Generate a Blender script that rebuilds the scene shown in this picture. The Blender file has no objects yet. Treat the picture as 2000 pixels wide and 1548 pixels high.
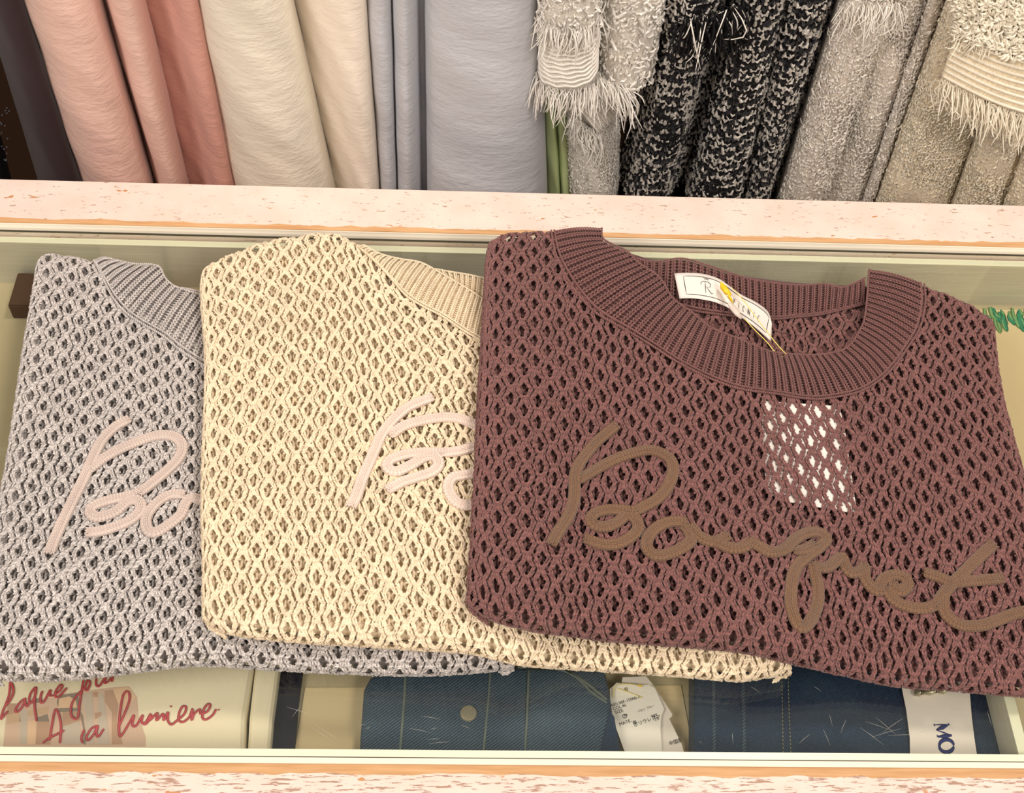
import bpy, bmesh, math, random
import numpy as np
from mathutils import Matrix, Vector
rng = np.random.default_rng(7); random.seed(7)
PI = math.pi
C = bpy.context.scene.collection
SC = bpy.context.scene

# ------------------------------------------------------------------ camera, world, lights, exposure
F, W, H = 2500.0, 2000, 1548
CAM = np.array([0.0, 0.0, 1.74])
pitch, yaw, roll = math.radians(53), math.radians(4.04047971), math.radians(4.33114908)
fw = np.array([math.sin(yaw)*math.cos(pitch), math.cos(yaw)*math.cos(pitch), -math.sin(pitch)])
r0 = np.array([math.cos(yaw), -math.sin(yaw), 0.0]); u0 = np.cross(r0, fw)
cr = r0*math.cos(roll)+u0*math.sin(roll); cu = -r0*math.sin(roll)+u0*math.cos(roll)
cam = bpy.data.objects.new('camera', bpy.data.cameras.new('camera')); C.objects.link(cam)
cam.matrix_world = Matrix(((cr[0], cu[0], -fw[0], CAM[0]), (cr[1], cu[1], -fw[1], CAM[1]), (cr[2], cu[2], -fw[2], CAM[2]), (0, 0, 0, 1)))
cam.data.sensor_width = 36; cam.data.lens = F/W*36; cam.data.clip_start = 0.02
SC.camera = cam
SC.view_settings.view_transform = 'Standard'; SC.view_settings.look = 'None'
SC.view_settings.exposure = -0.15; SC.view_settings.gamma = 1.0; SC.view_settings.use_curve_mapping = False
world = bpy.data.worlds.new('world'); SC.world = world; world.use_nodes = True
world.node_tree.nodes['Background'].inputs[0].default_value = (1.0, 0.90, 0.81, 1)
world.node_tree.nodes['Background'].inputs[1].default_value = 0.48
def area(name, loc, target, size, power, col):
    l = bpy.data.lights.new(name, 'AREA'); l.size = size; l.energy = power; l.color = col
    o = bpy.data.objects.new(name, l); C.objects.link(o); o.location = loc
    o.rotation_euler = (Vector(target)-Vector(loc)).to_track_quat('-Z', 'Y').to_euler(); return o
area('ceiling_lamp', (0.55, 0.75, 2.75), (0.1, 0.6, 0.9), 0.28, 17, (1.0, 0.88, 0.78))
area('ceiling_lamp', (-1.3, -0.5, 2.8), (0.0, 0.7, 0.9), 0.9, 32, (1.0, 0.89, 0.80))
area('ceiling_lamp', (0.9, -0.9, 2.8), (0.1, 0.8, 0.95), 0.6, 24, (1.0, 0.89, 0.80))

# ------------------------------------------------------------------ pixel rays to points of the place (used only to measure)
def ray(px, py):
    px = np.asarray(px, float); py = np.asarray(py, float)
    return fw+np.multiply.outer((px-W/2)/F, cr)-np.multiply.outer((py-H/2)/F, cu)
def at(px, py, z):
    d = ray(px, py); t = (np.asarray(z)-CAM[2])/d[..., 2]
    return CAM+d*t[..., None]
def atY(px, py, Y):
    d = ray(px, py); t = (np.asarray(Y)-CAM[1])/d[..., 1]
    return CAM+d*t[..., None]
def atf(pts, zf):
    p = np.array(pts, float); z = np.full(len(p), 0.93)
    for _ in range(8):
        P = at(p[:, 0], p[:, 1], z); z = zf(P[:, 0], P[:, 1])
    return at(p[:, 0], p[:, 1], z)

# ------------------------------------------------------------------ materials
def lin(c):
    out = []
    for v in c:
        v /= 255.0; out.append(v/12.92 if v <= 0.04045 else ((v+0.055)/1.055)**2.4)
    return (*out, 1.0)
def mat(name, col, rough=0.8, sheen=0.0, spec=0.3, metallic=0.0):
    m = bpy.data.materials.new(name); m.use_nodes = True
    b = m.node_tree.nodes['Principled BSDF']
    b.inputs['Base Color'].default_value = lin(col); b.inputs['Roughness'].default_value = rough
    b.inputs['Sheen Weight'].default_value = sheen; b.inputs['Specular IOR Level'].default_value = spec
    b.inputs['Metallic'].default_value = metallic
    return m
def N(m, t, **kw):
    n = m.node_tree.nodes.new(t)
    for k, v in kw.items():
        if k in n.inputs: n.inputs[k].default_value = v
        else: setattr(n, k, v)
    return n
def L(m, a, b): m.node_tree.links.new(a, b)
def coords(m, scale=(1, 1, 1), rot=(0, 0, 0)):
    g = N(m, 'ShaderNodeNewGeometry'); mp = N(m, 'ShaderNodeMapping'); mp.inputs['Scale'].default_value = scale
    mp.inputs['Rotation'].default_value = rot; L(m, g.outputs['Position'], mp.inputs['Vector']); return mp.outputs[0]
def noise(m, vec, scale, detail=3, rough=0.5):
    n = N(m, 'ShaderNodeTexNoise'); n.inputs['Scale'].default_value = scale; n.inputs['Detail'].default_value = detail
    n.inputs['Roughness'].default_value = rough; L(m, vec, n.inputs['Vector']); return n.outputs['Fac']
def ramp(m, fac, stops):
    r = N(m, 'ShaderNodeValToRGB'); e = r.color_ramp.elements
    while len(e) < len(stops): e.new(0.5)
    for i, (p, c) in enumerate(stops): e[i].position = p; e[i].color = c
    L(m, fac, r.inputs[0]); return r.outputs['Color']
def mixc(m, fac, a, b, mode='MIX'):
    x = N(m, 'ShaderNodeMix'); x.data_type = 'RGBA'; x.blend_type = mode
    if isinstance(fac, float): x.inputs[0].default_value = fac
    else: L(m, fac, x.inputs[0])
    for i, v in ((6, a), (7, b)):
        if isinstance(v, tuple): x.inputs[i].default_value = v
        else: L(m, v, x.inputs[i])
    return x.outputs[2]
def bsdf(m): return m.node_tree.nodes['Principled BSDF']
def bump(m, h, strength, dist):
    b = N(m, 'ShaderNodeBump'); b.inputs['Strength'].default_value = strength; b.inputs['Distance'].default_value = dist
    L(m, h, b.inputs['Height']); L(m, b.outputs[0], bsdf(m).inputs['Normal'])
def grey(v): return (v, v, v, 1)

def yarn(name, col, var=0.25, sheen=0.25, fine=1400, attr=False):
    m = mat(name, col, 0.9, sheen, 0.15); c = coords(m)
    n = noise(m, c, fine, 2, 0.7); n2 = noise(m, c, 60, 2)
    f = ramp(m, n, [(0.3, grey(1-var)), (0.7, grey(1+var*0.6))])
    a = mixc(m, 1.0, lin(col), f, 'MULTIPLY')
    g = ramp(m, n2, [(0.3, grey(0.94)), (0.7, grey(1.04))]); a = mixc(m, 1.0, a, g, 'MULTIPLY')
    if attr:
        at_ = N(m, 'ShaderNodeAttribute'); at_.attribute_name = 'Col'; a = mixc(m, 1.0, a, at_.outputs['Color'], 'MULTIPLY')
    # plied strands: stripes that wind round each leg of yarn
    pl = N(m, 'ShaderNodeAttribute'); pl.attribute_name = 'Ply'; sx = N(m, 'ShaderNodeSeparateXYZ'); L(m, pl.outputs['Vector'], sx.inputs[0])
    an = N(m, 'ShaderNodeMath', operation='ARCTAN2'); L(m, sx.outputs[1], an.inputs[0]); L(m, sx.outputs[0], an.inputs[1])
    t1 = N(m, 'ShaderNodeMath', operation='MULTIPLY'); L(m, an.outputs[0], t1.inputs[0]); t1.inputs[1].default_value = 2
    t2 = N(m, 'ShaderNodeMath', operation='MULTIPLY_ADD'); L(m, sx.outputs[2], t2.inputs[0]); t2.inputs[1].default_value = 11; L(m, t1.outputs[0], t2.inputs[2])
    si = N(m, 'ShaderNodeMath', operation='SINE'); L(m, t2.outputs[0], si.inputs[0])
    s5 = N(m, 'ShaderNodeMath', operation='MULTIPLY_ADD'); L(m, si.outputs[0], s5.inputs[0]); s5.inputs[1].default_value = .5; s5.inputs[2].default_value = .5
    a = mixc(m, 1.0, a, ramp(m, s5.outputs[0], [(0.0, grey(1-var*1.1)), (0.6, grey(1.0+var*.25))]), 'MULTIPLY')
    hsum = N(m, 'ShaderNodeMath', operation='MULTIPLY_ADD'); L(m, s5.outputs[0], hsum.inputs[0]); hsum.inputs[1].default_value = .7; L(m, n, hsum.inputs[2])
    L(m, a, bsdf(m).inputs['Base Color']); bump(m, hsum.outputs[0], 0.7, 0.0005); return m
def crinkle(name, col, amp=1.0, sheen=0.2):
    m = mat(name, col, 0.75, sheen, 0.25); c = coords(m, (42, 42, 105)); n = noise(m, c, 1.0, 3, 0.55)
    c2 = coords(m, (150, 150, 420)); n2 = noise(m, c2, 1.0, 2)
    h = mixc(m, 0.25, n, n2); bump(m, h, 0.36*amp, 0.006)
    return m
def denim(name, dark, light, ang=0.9, freq=2300, wear=0.5):
    m = mat(name, dark, 0.85, 0.1, 0.2)
    g = N(m, 'ShaderNodeNewGeometry'); d = N(m, 'ShaderNodeVectorMath', operation='DOT_PRODUCT')
    d.inputs[1].default_value = (math.cos(ang)*freq, -math.sin(ang)*freq, 0); L(m, g.outputs['Position'], d.inputs[0])
    s = N(m, 'ShaderNodeMath', operation='SINE'); L(m, d.outputs['Value'], s.inputs[0])
    st = ramp(m, s.outputs[0], [(0.0, grey(0)), (0.9, grey(0.55))])
    w = noise(m, coords(m), 22, 3); wr = ramp(m, w, [(0.38, grey(0)), (0.68, grey(wear))])
    f = mixc(m, 1.0, st, wr, 'ADD'); sep = N(m, 'ShaderNodeRGBToBW'); L(m, f, sep.inputs[0])
    fi = noise(m, coords(m), 900, 2); fr = ramp(m, fi, [(0.3, grey(0.7)), (0.7, grey(1.25))])
    a = mixc(m, sep.outputs[0], lin(dark), lin(light)); a = mixc(m, 1.0, a, fr, 'MULTIPLY')
    L(m, a, bsdf(m).inputs['Base Color']); bump(m, s.outputs[0], 0.3, 0.0003); return m
def paint(name, heavy):
    col = (250, 224, 203); m = mat(name, col, 0.55, 0, 0.3)
    c = coords(m, (75, 620, 620) if heavy else (110, 420, 420)); n = noise(m, c, 1.0, 4, 0.65)
    thr = 0.558 if heavy else 0.63
    cr_ = ramp(m, n, [(thr, grey(0)), (thr+0.03, grey(1))])
    c2 = coords(m, (38, 90, 90)); n2 = noise(m, c2, 1.0, 3, 0.5); t2 = 0.665 if heavy else 0.715
    pa = ramp(m, n2, [(t2, grey(0)), (t2+0.012, grey(1))])
    n3 = noise(m, coords(m), 30, 2); base = mixc(m, ramp(m, n3, [(0.35, grey(0)), (0.65, grey(1))]), lin((240, 216, 203)), lin((246, 225, 214)))
    dark = lin((178, 146, 128)) if heavy else lin((188, 160, 140))
    a = mixc(m, cr_, base, dark); a = mixc(m, pa, a, lin((205, 150, 104)))
    L(m, a, bsdf(m).inputs['Base Color'])
    hh = mixc(m, cr_, grey(1), grey(0)); hh = mixc(m, pa, hh, grey(0)); bump(m, hh, 0.35, 0.0006); return m

M = {}
M['maroon'] = yarn('maroon cotton yarn', (142, 98, 94), 0.3, attr=True)
M['maroon_shaded'] = yarn('maroon inner knit darkened for shade', (104, 72, 70), 0.2)  # maroon yarn colour darkened, so shade inside the holes is partly painted
M['cream'] = yarn('cream cotton yarn', (254, 236, 204), 0.08, attr=True)
M['cream_deep'] = yarn('cream inner knit', (254, 238, 206), 0.08)
M['grey'] = yarn('heather grey yarn', (220, 214, 210), 0.36, fine=1100, attr=True)
M['grey_shaded'] = yarn('heather grey inner knit darkened for shade', (150, 142, 138), 0.3)  # darker copy of the grey yarn, shade of the inner folds put into colour
M['brown_cord'] = yarn('brown wool cord', (138, 104, 78), 0.34, 0.4, 1300)
M['shell_cord'] = yarn('shell white wool cord', (226, 210, 200), 0.1, 0.3, 1300)
M['ivory_cord'] = yarn('ivory pink wool cord', (248, 228, 214), 0.06, 0.3, 1300)
M['paint_far'] = paint('worn white paint light wear', False)
M['paint_near'] = paint('worn white paint heavy wear', True)
m = mat('bare wood', (214, 160, 108), 0.6); n = noise(m, coords(m, (25, 400, 400)), 1.0, 3)
L(m, ramp(m, n, [(0.3, lin((204, 156, 108))), (0.7, lin((226, 182, 134)))]), bsdf(m).inputs['Base Color']); M['wood'] = m
M['bead'] = mat('cream bead', (254, 244, 226), 0.35)
M['lip'] = mat('glossy white lip', (238, 238, 214), 0.25, spec=0.5)
M['gap'] = mat('dark gap', (70, 66, 52), 0.8)
m = mat('brushed grey liner', (166, 160, 136), 0.45); n = noise(m, coords(m, (18, 18, 900)), 1.0, 3)
L(m, ramp(m, n, [(0.35, lin((206, 202, 184))), (0.7, lin((220, 216, 200)))]), bsdf(m).inputs['Base Color']); M['liner'] = m
m = mat('beige shelf', (196, 182, 150), 0.6); n = noise(m, coords(m), 5, 3)
L(m, ramp(m, n, [(0.35, lin((182, 170, 138))), (0.65, lin((204, 192, 160)))]), bsdf(m).inputs['Base Color']); M['shelf'] = m
M['white_wood'] = mat('cabinet paint', (236, 222, 204), 0.5)
# clear float glass: see-through with a slight green tint and Fresnel reflections
m = bpy.data.materials.new('clear glass'); m.use_nodes = True; nt = m.node_tree; nt.nodes.clear()
o_ = nt.nodes.new('ShaderNodeOutputMaterial'); tr = nt.nodes.new('ShaderNodeBsdfTransparent'); gl = nt.nodes.new('ShaderNodeBsdfGlossy')
tr.inputs[0].default_value = (0.962, 0.968, 0.945, 1); gl.inputs['Roughness'].default_value = 0.015; gl.inputs[0].default_value = (0.95, 1, 0.94, 1)
ge = nt.nodes.new('ShaderNodeNewGeometry'); dt = nt.nodes.new('ShaderNodeVectorMath'); dt.operation = 'DOT_PRODUCT'
nt.links.new(ge.outputs['Normal'], dt.inputs[0]); nt.links.new(ge.outputs['Incoming'], dt.inputs[1]); v_ = dt.outputs['Value']
for op, b in (('ABSOLUTE', 0), ('SUBTRACT', 1), ('POWER', 5), ('MULTIPLY_ADD', .96)):   # Schlick reflectance of a glass face
    q_ = nt.nodes.new('ShaderNodeMath'); q_.operation = op
    if op == 'SUBTRACT': q_.inputs[0].default_value = 1; nt.links.new(v_, q_.inputs[1])
    else: nt.links.new(v_, q_.inputs[0]); q_.inputs[1].default_value = b
    if op == 'MULTIPLY_ADD': q_.inputs[2].default_value = .04
    v_ = q_.outputs[0]
mx = nt.nodes.new('ShaderNodeMixShader')
nt.links.new(v_, mx.inputs[0]); nt.links.new(tr.outputs[0], mx.inputs[1]); nt.links.new(gl.outputs[0], mx.inputs[2]); nt.links.new(mx.outputs[0], o_.inputs[0])
M['glass'] = m
M['scratch'] = mat('glass scratch', (205, 202, 190), 0.3)
M['plum'] = crinkle('dark plum cloth', (52, 38, 42), 0.15); M['navy'] = mat('navy cloth', (14, 14, 24), 0.8)
M['pink'] = crinkle('pale pink crinkled cloth', (232, 194, 180)); M['coral'] = crinkle('coral pink crinkled cloth', (216, 162, 148))
M['cloth_cream'] = crinkle('cream crinkled cloth', (238, 231, 214)); M['ivory'] = crinkle('ivory crinkled cloth', (250, 238, 222), 0.7)
M['blue'] = crinkle('pale blue grey crinkled cloth', (202, 204, 210)); M['green'] = mat('green cloth', (204, 220, 160), 0.7, 0.2)
M['boucle_grey'] = yarn('light grey boucle', (252, 248, 240), 0.12, fine=600, attr=True); M['boucle_grey_in'] = yarn('light grey weave', (226, 220, 208), 0.2, fine=500)
M['bw'] = yarn('black and white boucle', (255, 255, 255), 0.25, fine=500, attr=True); M['bw_in'] = mat('black weave', (16, 15, 17), 0.9)
M['tweed'] = yarn('warm grey tweed', (250, 244, 234), 0.14, fine=600, attr=True); M['tweed_in'] = yarn('warm grey weave', (222, 212, 198), 0.3, fine=500)
M['cboucle'] = yarn('cream boucle', (254, 246, 226), 0.12, fine=600, attr=True); M['cboucle_in'] = yarn('cream weave', (240, 226, 198), 0.25, fine=500)
M['denim_a'] = denim('washed blue denim', (36, 56, 80), (108, 128, 138), 0.9, 3400, 0.15)
M['denim_b'] = denim('dark indigo denim', (15, 35, 64), (68, 90, 110), 0.7, 4600, 0.22)
M['seam_a'] = mat('denim seam thread', (104, 116, 112), 0.8); M['seam_b'] = mat('yellow green thread', (148, 142, 108), 0.8)
M['tee'] = mat('white cotton', (246, 236, 208), 0.8, 0.1); n = noise(M['tee'], coords(M['tee'], (9, 4, 4)), 1.0, 2); bump(M['tee'], n, 0.5, 0.02)
M['script_red'] = mat('rose red print', (206, 86, 96), 0.6)
M['paper'] = mat('white paper', (240, 232, 224), 0.5); M['tagpaper'] = mat('white card', (250, 246, 238), 0.5)
M['black'] = mat('black ink', (28, 26, 26), 0.6); M['inkblue'] = mat('blue ink', (34, 48, 122), 0.6); M['navyband'] = mat('dark navy band', (22, 23, 40), 0.6)
M['yellow'] = mat('yellow plastic', (250, 208, 40), 0.35, spec=0.5); M['thread'] = mat('pale yellow thread', (240, 222, 120), 0.4)
M['sleeve'] = mat('milky plastic', (222, 208, 196), 0.3, spec=0.5); M['steel'] = mat('steel', (214, 206, 180), 0.3, metallic=0.7)
M['brown_box'] = mat('brown block', (84, 62, 48), 0.7); M['greenink'] = mat('green watercolour', (66, 150, 116), 0.7)
M['greenink2'] = mat('light green watercolour', (134, 178, 122), 0.7); M['card'] = mat('cream card', (230, 210, 168), 0.6)
M['pr_a'] = mat('print brown', (196, 160, 136), 0.7); M['pr_b'] = mat('print tan', (214, 182, 152), 0.7); M['pr_c'] = mat('print dark', (150, 138, 126), 0.7)
M['pr_d'] = mat('print blush', (222, 192, 172), 0.7); M['pr_e'] = mat('print grey', (206, 192, 178), 0.7); M['pr_f'] = mat('print peach', (236, 200, 168), 0.7)
M['darkwood'] = mat('dark brown wall', (60, 38, 24), 0.7); M['floor'] = mat('brown floor', (120, 92, 66), 0.5); M['plaster'] = mat('plaster', (225, 205, 180), 0.8)
M['chrome'] = mat('chrome', (200, 200, 200), 0.2, metallic=1.0)

# ------------------------------------------------------------------ object helpers
def tag(o, label, cat, group=None, kind=None):
    o['label'] = label; o['category'] = cat
    if group: o['group'] = group
    if kind: o['kind'] = kind
    return o
def thing(name, loc, label, cat, group=None):
    o = bpy.data.objects.new(name, None); C.objects.link(o); o.location = loc; o.empty_display_size = 0.05
    return tag(o, label, cat, group)
def link(name, me, m, parent=None):
    o = bpy.data.objects.new(name, me); C.objects.link(o); me.materials.clear(); me.materials.append(m)
    if parent:
        o.parent = parent; v = parent.location; p = parent
        o.location = (-p.location[0], -p.location[1], -p.location[2]) if p.parent is None else (0, 0, 0)
    return o
def mesh(name, V, Fs, m, parent=None, smooth=True, col=None, ply=None):
    V = np.asarray(V, np.float32).reshape(-1, 3); Fs = np.asarray(Fs, np.int32); k = Fs.shape[1]
    me = bpy.data.meshes.new(name); me.vertices.add(len(V)); me.vertices.foreach_set('co', V.ravel())
    me.loops.add(Fs.size); me.loops.foreach_set('vertex_index', Fs.ravel())
    me.polygons.add(len(Fs)); me.polygons.foreach_set('loop_start', np.arange(0, Fs.size, k, dtype=np.int32))
    me.polygons.foreach_set('loop_total', np.full(len(Fs), k, np.int32))
    me.polygons.foreach_set('use_smooth', np.full(len(Fs), smooth))
    if col is None: col = np.ones(3)
    if True:
        a = me.color_attributes.new('Col', 'FLOAT_COLOR', 'POINT')
        c4 = np.ones((len(V), 4), np.float32); c4[:, :3] = col; a.data.foreach_set('color', c4.ravel())
    if ply is not None:
        a = me.attributes.new('Ply', 'FLOAT_VECTOR', 'POINT'); a.data.foreach_set('vector', np.asarray(ply, np.float32).ravel())
    me.update(); me.validate(); return link(name, me, m, parent)
def nrm(v): return v/(np.linalg.norm(v, axis=-1, keepdims=True)+1e-12)
def legs(P0, P1, Nn, rad, lift, side=None, sides=6, rings=4, end=0.6, flat=1.0):
    """plump yarn legs from P0 to P1, bowed along the normal (lift) and sideways (side)"""
    n = len(P0); T = nrm(P1-P0); B = nrm(np.cross(T, Nn)); Nn = np.cross(B, T)
    rad = np.broadcast_to(np.asarray(rad, float), (n,)); lift = np.broadcast_to(np.asarray(lift, float), (n,))
    s = np.linspace(0, 1, rings); prof = end+(1-end)*np.sin(PI*np.clip(s, 0, 1))**0.6; bow = 4*s*(1-s)
    cen = P0[:, None]+(P1-P0)[:, None]*s[None, :, None]+Nn[:, None]*(lift[:, None]*bow[None])[..., None]
    if side is not None: cen = cen+side[:, None]*bow[None, :, None]
    a = np.arange(sides)*2*PI/sides
    R = (rad[:, None]*prof[None])[:, :, None, None]
    V = cen[:, :, None]+R*(np.cos(a)[None, None, :, None]*B[:, None, None]+np.sin(a)[None, None, :, None]*Nn[:, None, None]*flat)
    i = np.arange(rings-1)[:, None]; j = np.arange(sides)[None]; j2 = (j+1) % sides
    q = np.stack(np.broadcast_arrays(i*sides+j, i*sides+j2, (i+1)*sides+j2, (i+1)*sides+j), -1).reshape(-1, 4)
    Fs = (q[None]+(np.arange(n)*rings*sides)[:, None, None]).reshape(-1, 4)
    return V.reshape(-1, 3), Fs, rings*sides
class Acc:
    def __init__(s): s.V = []; s.F = []; s.c = []; s.p = []; s.n = 0
    def add(s, V, Fs, col=None, ply=None):
        s.p.append(np.zeros((len(V), 3)) if ply is None else ply)
        s.V.append(V); s.F.append(Fs+s.n); s.n += len(V)
        s.c.append(np.ones((len(V), 3)) if col is None else col)
    def legs(s, *a, jit=0.08, tint=None, **k):
        V, Fs, per = legs(*a, **k); n = len(V)//per
        c = 1+jit*(rng.random(n)*2-1); c = np.repeat(c[:, None], 3, 1) if tint is None else tint*c[:, None]
        sd, rg = k.get('sides', 6), k.get('rings', 4); an = np.arange(sd)*2*PI/sd
        p1 = np.stack(np.broadcast_arrays(np.cos(an)[None], np.sin(an)[None], np.linspace(0, 1, rg)[:, None]+1.0), -1).reshape(-1, 3)
        s.add(V, Fs, np.repeat(c, per, 0), np.tile(p1, (n, 1)))
    def build(s, name, m, parent, kind=None):
        o = mesh(name, np.concatenate(s.V), np.concatenate(s.F), m, parent, True, np.concatenate(s.c), np.concatenate(s.p))
        if kind: o['kind'] = kind
        return o
def catmull(P, step=None, n=None):
    P = np.asarray(P, float); Q = np.vstack([2*P[0]-P[1], P, 2*P[-1]-P[-2]]); out = []
    for i in range(1, len(Q)-2):
        t = np.linspace(0, 1, 12, endpoint=False)[:, None]; a, b, c, d = Q[i-1], Q[i], Q[i+1], Q[i+2]
        out.append(0.5*((2*b)+(-a+c)*t+(2*a-5*b+4*c-d)*t*t+(-a+3*b-3*c+d)*t**3))
    out = np.vstack(out+[P[-1:]]); return resample(out, n if n else max(3, int(arc(out)[-1]/step)+1))
def arc(P): return np.concatenate([[0], np.cumsum(np.linalg.norm(np.diff(P, axis=0), axis=1))])
def resample(P, n):
    a = arc(P); s = np.linspace(0, a[-1], n); return np.stack([np.interp(s, a, P[:, i]) for i in range(P.shape[1])], 1)
def tubeVF(P, rw, rh, sides=8, up=(0, 0, 1), taper=True):
    P = np.asarray(P, float); n = len(P); T = nrm(np.gradient(P, axis=0)); up = np.broadcast_to(np.asarray(up, float), P.shape)
    B = nrm(np.cross(T, up)); U = np.cross(B, T); a = np.arange(sides)*2*PI/sides
    k = np.ones(n)
    if taper: k[0] = k[-1] = 0.35
    if taper and n > 4: k[1] = k[-2] = 0.85
    rw = np.broadcast_to(rw, (n,))*k; rh = np.broadcast_to(rh, (n,))*k
    V = P[:, None]+rw[:, None, None]*np.cos(a)[None, :, None]*B[:, None]+rh[:, None, None]*np.sin(a)[None, :, None]*U[:, None]
    i = np.arange(n-1)[:, None]; j = np.arange(sides)[None]; j2 = (j+1) % sides
    q = np.stack(np.broadcast_arrays(i*sides+j, i*sides+j2, (i+1)*sides+j2, (i+1)*sides+j), -1).reshape(-1, 4)
    V = np.concatenate([V.reshape(-1, 3), P[:1], P[-1:]]); c0 = n*sides
    jj = np.arange(sides); j3 = (jj+1) % sides
    cap = np.concatenate([np.stack([jj, j3, np.full(sides, c0), np.full(sides, c0)], 1), np.stack([(n-1)*sides+j3, (n-1)*sides+jj, np.full(sides, c0+1), np.full(sides, c0+1)], 1)])
    return V, q, cap
def tubes(name, paths, rw, rh, m, parent, sides=8, up=(0, 0, 1), kind=None):
    V = []; T = []; n = 0
    for P in paths:
        v, q, cap = tubeVF(P, rw, rh, sides, up); V.append(v)
        T.append(np.concatenate([q[:, [0, 1, 2]], q[:, [0, 2, 3]], cap[:, :3]])+n); n += len(v)
    o = mesh(name, np.concatenate(V), np.concatenate(T), m, parent)
    if kind: o['kind'] = kind
    return o
def grid(name, P, m, parent=None, smooth=True, thick=0.0, kind=None):
    a, b = P.shape[:2]; i = np.arange(a-1)[:, None]; j = np.arange(b-1)[None]
    q = np.stack(np.broadcast_arrays(i*b+j, i*b+j+1, (i+1)*b+j+1, (i+1)*b+j), -1).reshape(-1, 4)
    o = mesh(name, P.reshape(-1, 3), q, m, parent, smooth)
    if thick:
        s = o.modifiers.new('t', 'SOLIDIFY'); s.thickness = thick; s.offset = 0
    if kind: o['kind'] = kind
    return o
def box(name, x0, x1, y0, y1, z0, z1, m, parent=None, bev=0.0):
    bm = bmesh.new(); bmesh.ops.create_cube(bm, size=1)
    for v in bm.verts: v.co = Vector(((x0+x1)/2+v.co.x*(x1-x0), (y0+y1)/2+v.co.y*(y1-y0), (z0+z1)/2+v.co.z*(z1-z0)))
    if bev: bmesh.ops.bevel(bm, geom=bm.edges[:], offset=bev, segments=2, affect='EDGES')
    me = bpy.data.meshes.new(name); bm.to_mesh(me); bm.free(); return link(name, me, m, parent)
def slab(name, P, thick, m, parent=None, bev=0.0):
    """flat piece with outline P (points at its top), thickness downward, rounded top edge"""
    P = np.asarray(P, float); bm = bmesh.new(); vs = [bm.verts.new(p) for p in P]; f = bm.faces.new(vs)
    f.normal_update()
    if f.normal.z < 0: f.normal_flip()
    r = bmesh.ops.extrude_face_region(bm, geom=[f]); top = [e for e in r['geom'] if isinstance(e, bmesh.types.BMVert)]
    for v in top: v.co.z -= thick
    bmesh.ops.recalc_face_normals(bm, faces=bm.faces[:])
    if bev:
        es = [e for e in bm.edges if all(abs(v.co.z-min(P[:, 2])) < max(P[:, 2])-min(P[:, 2])+1e-4 for v in e.verts) and all(v not in top for v in e.verts)]
        bmesh.ops.bevel(bm, geom=es, offset=bev, segments=3, affect='EDGES', profile=0.6)
    me = bpy.data.meshes.new(name); bm.to_mesh(me); bm.free(); o = link(name, me, m, parent)
    for p in me.polygons: p.use_smooth = False
    return o
def text(name, s, P, ex, ey, size, m, parent):
    """lettering laid on the plane through P spanned by ex (reading direction) and ey (up)"""
    cu_ = bpy.data.curves.new('f', 'FONT'); cu_.body = s; cu_.size = 1; cu_.resolution_u = 2
    to = bpy.data.objects.new('f', cu_); C.objects.link(to); dg = bpy.context.evaluated_depsgraph_get()
    me = bpy.data.meshes.new_from_object(to.evaluated_get(dg)); bpy.data.objects.remove(to); bpy.data.curves.remove(cu_)
    ex = nrm(np.array(ex, float)); ey = nrm(np.array(ey, float)); P = np.array(P, float)
    for v in me.vertices: v.co = Vector(P+ex*v.co.x*size+ey*v.co.y*size)
    me.name = name; return link(name, me, m, parent)
def inpoly(x, y, poly):
    ins = np.zeros(np.shape(x), bool); n = len(poly)
    for i in range(n):
        x1, y1 = poly[i][:2]; x2, y2 = poly[(i+1) % n][:2]
        c = (y1 > y) != (y2 > y); ins ^= c & (x < (x2-x1)*(y-y1)/((y2-y1)+1e-15)+x1)
    return ins
def sst(x, a, b):
    t = np.clip((x-a)/(b-a), 0, 1); return t*t*(3-2*t)

# ------------------------------------------------------------------ the room
GZ = 0.900; SZ = 0.838
def structure(o): o['kind'] = 'structure'; return o
structure(box('floor', -3, 3, -2.5, 1.5, -0.05, 0, M['floor']))
structure(box('wall_back', -3, 3, 1.45, 1.55, 0, 3.0, M['darkwood']))

# ------------------------------------------------------------------ the display counter
DC = thing('display_counter', (0.1, 0.58, 0), 'glass topped display counter framed in distressed white painted wood', 'counter')
X0, X1 = -0.75, 0.95
def extr(name, prof, m, wob=0.0, nx=400, closed=True, parent=DC, wobi=(), x0=X0, x1=X1):
    xs = np.linspace(x0, x1, nx); P = np.array(prof, float); n = len(P); V = np.zeros((nx, n, 3))
    V[:, :, 0] = xs[:, None]; V[:, :, 1] = P[:, 0]; V[:, :, 2] = P[:, 1]
    if wob:
        w = sum(np.interp(xs, np.linspace(x0, x1, k), rng.standard_normal(k))*a for k, a in ((60, .45), (170, .4), (380, .35)))
        for i in wobi: V[:, i, 1] += w*wob
    if closed: V = np.concatenate([V, V[:, :1]], 1)
    return grid(name, V, m, parent, smooth=False)
yb = float(at(0, 350, .908)[1]); yo0 = float(at(0, 434, .908)[1]); yo1 = float(at(0, 426, .9085)[1])
yl = 0.8047; yw = 0.797
extr('frame_rail', [(yl+.0012, .80), (yl+.0012, .9035), (yl+.0022, .9065), (yo0, .908), (yb-.001, .9090), (yb, .9075), (yb, .80)], M['paint_far'])['label'] = 'far rail, lightly specked white paint'
extr('worn_edge', [(yo0-.0002, .9078), (yo0, .9086), (yo1+.0006, .9092), (yo1+.0006, .9080)], M['wood'], 0.0012, wobi=(2, 3))['label'] = 'bare orange wood along the rail edge'
extr('bead', [(yl+.0008, .898), (yl+.0008, .9035), (yl+.0014, .9055), (yo0-.0006, .9075), (yo0+.001, .9082), (yo0+.001, .898)], M['bead'], nx=2)
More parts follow.
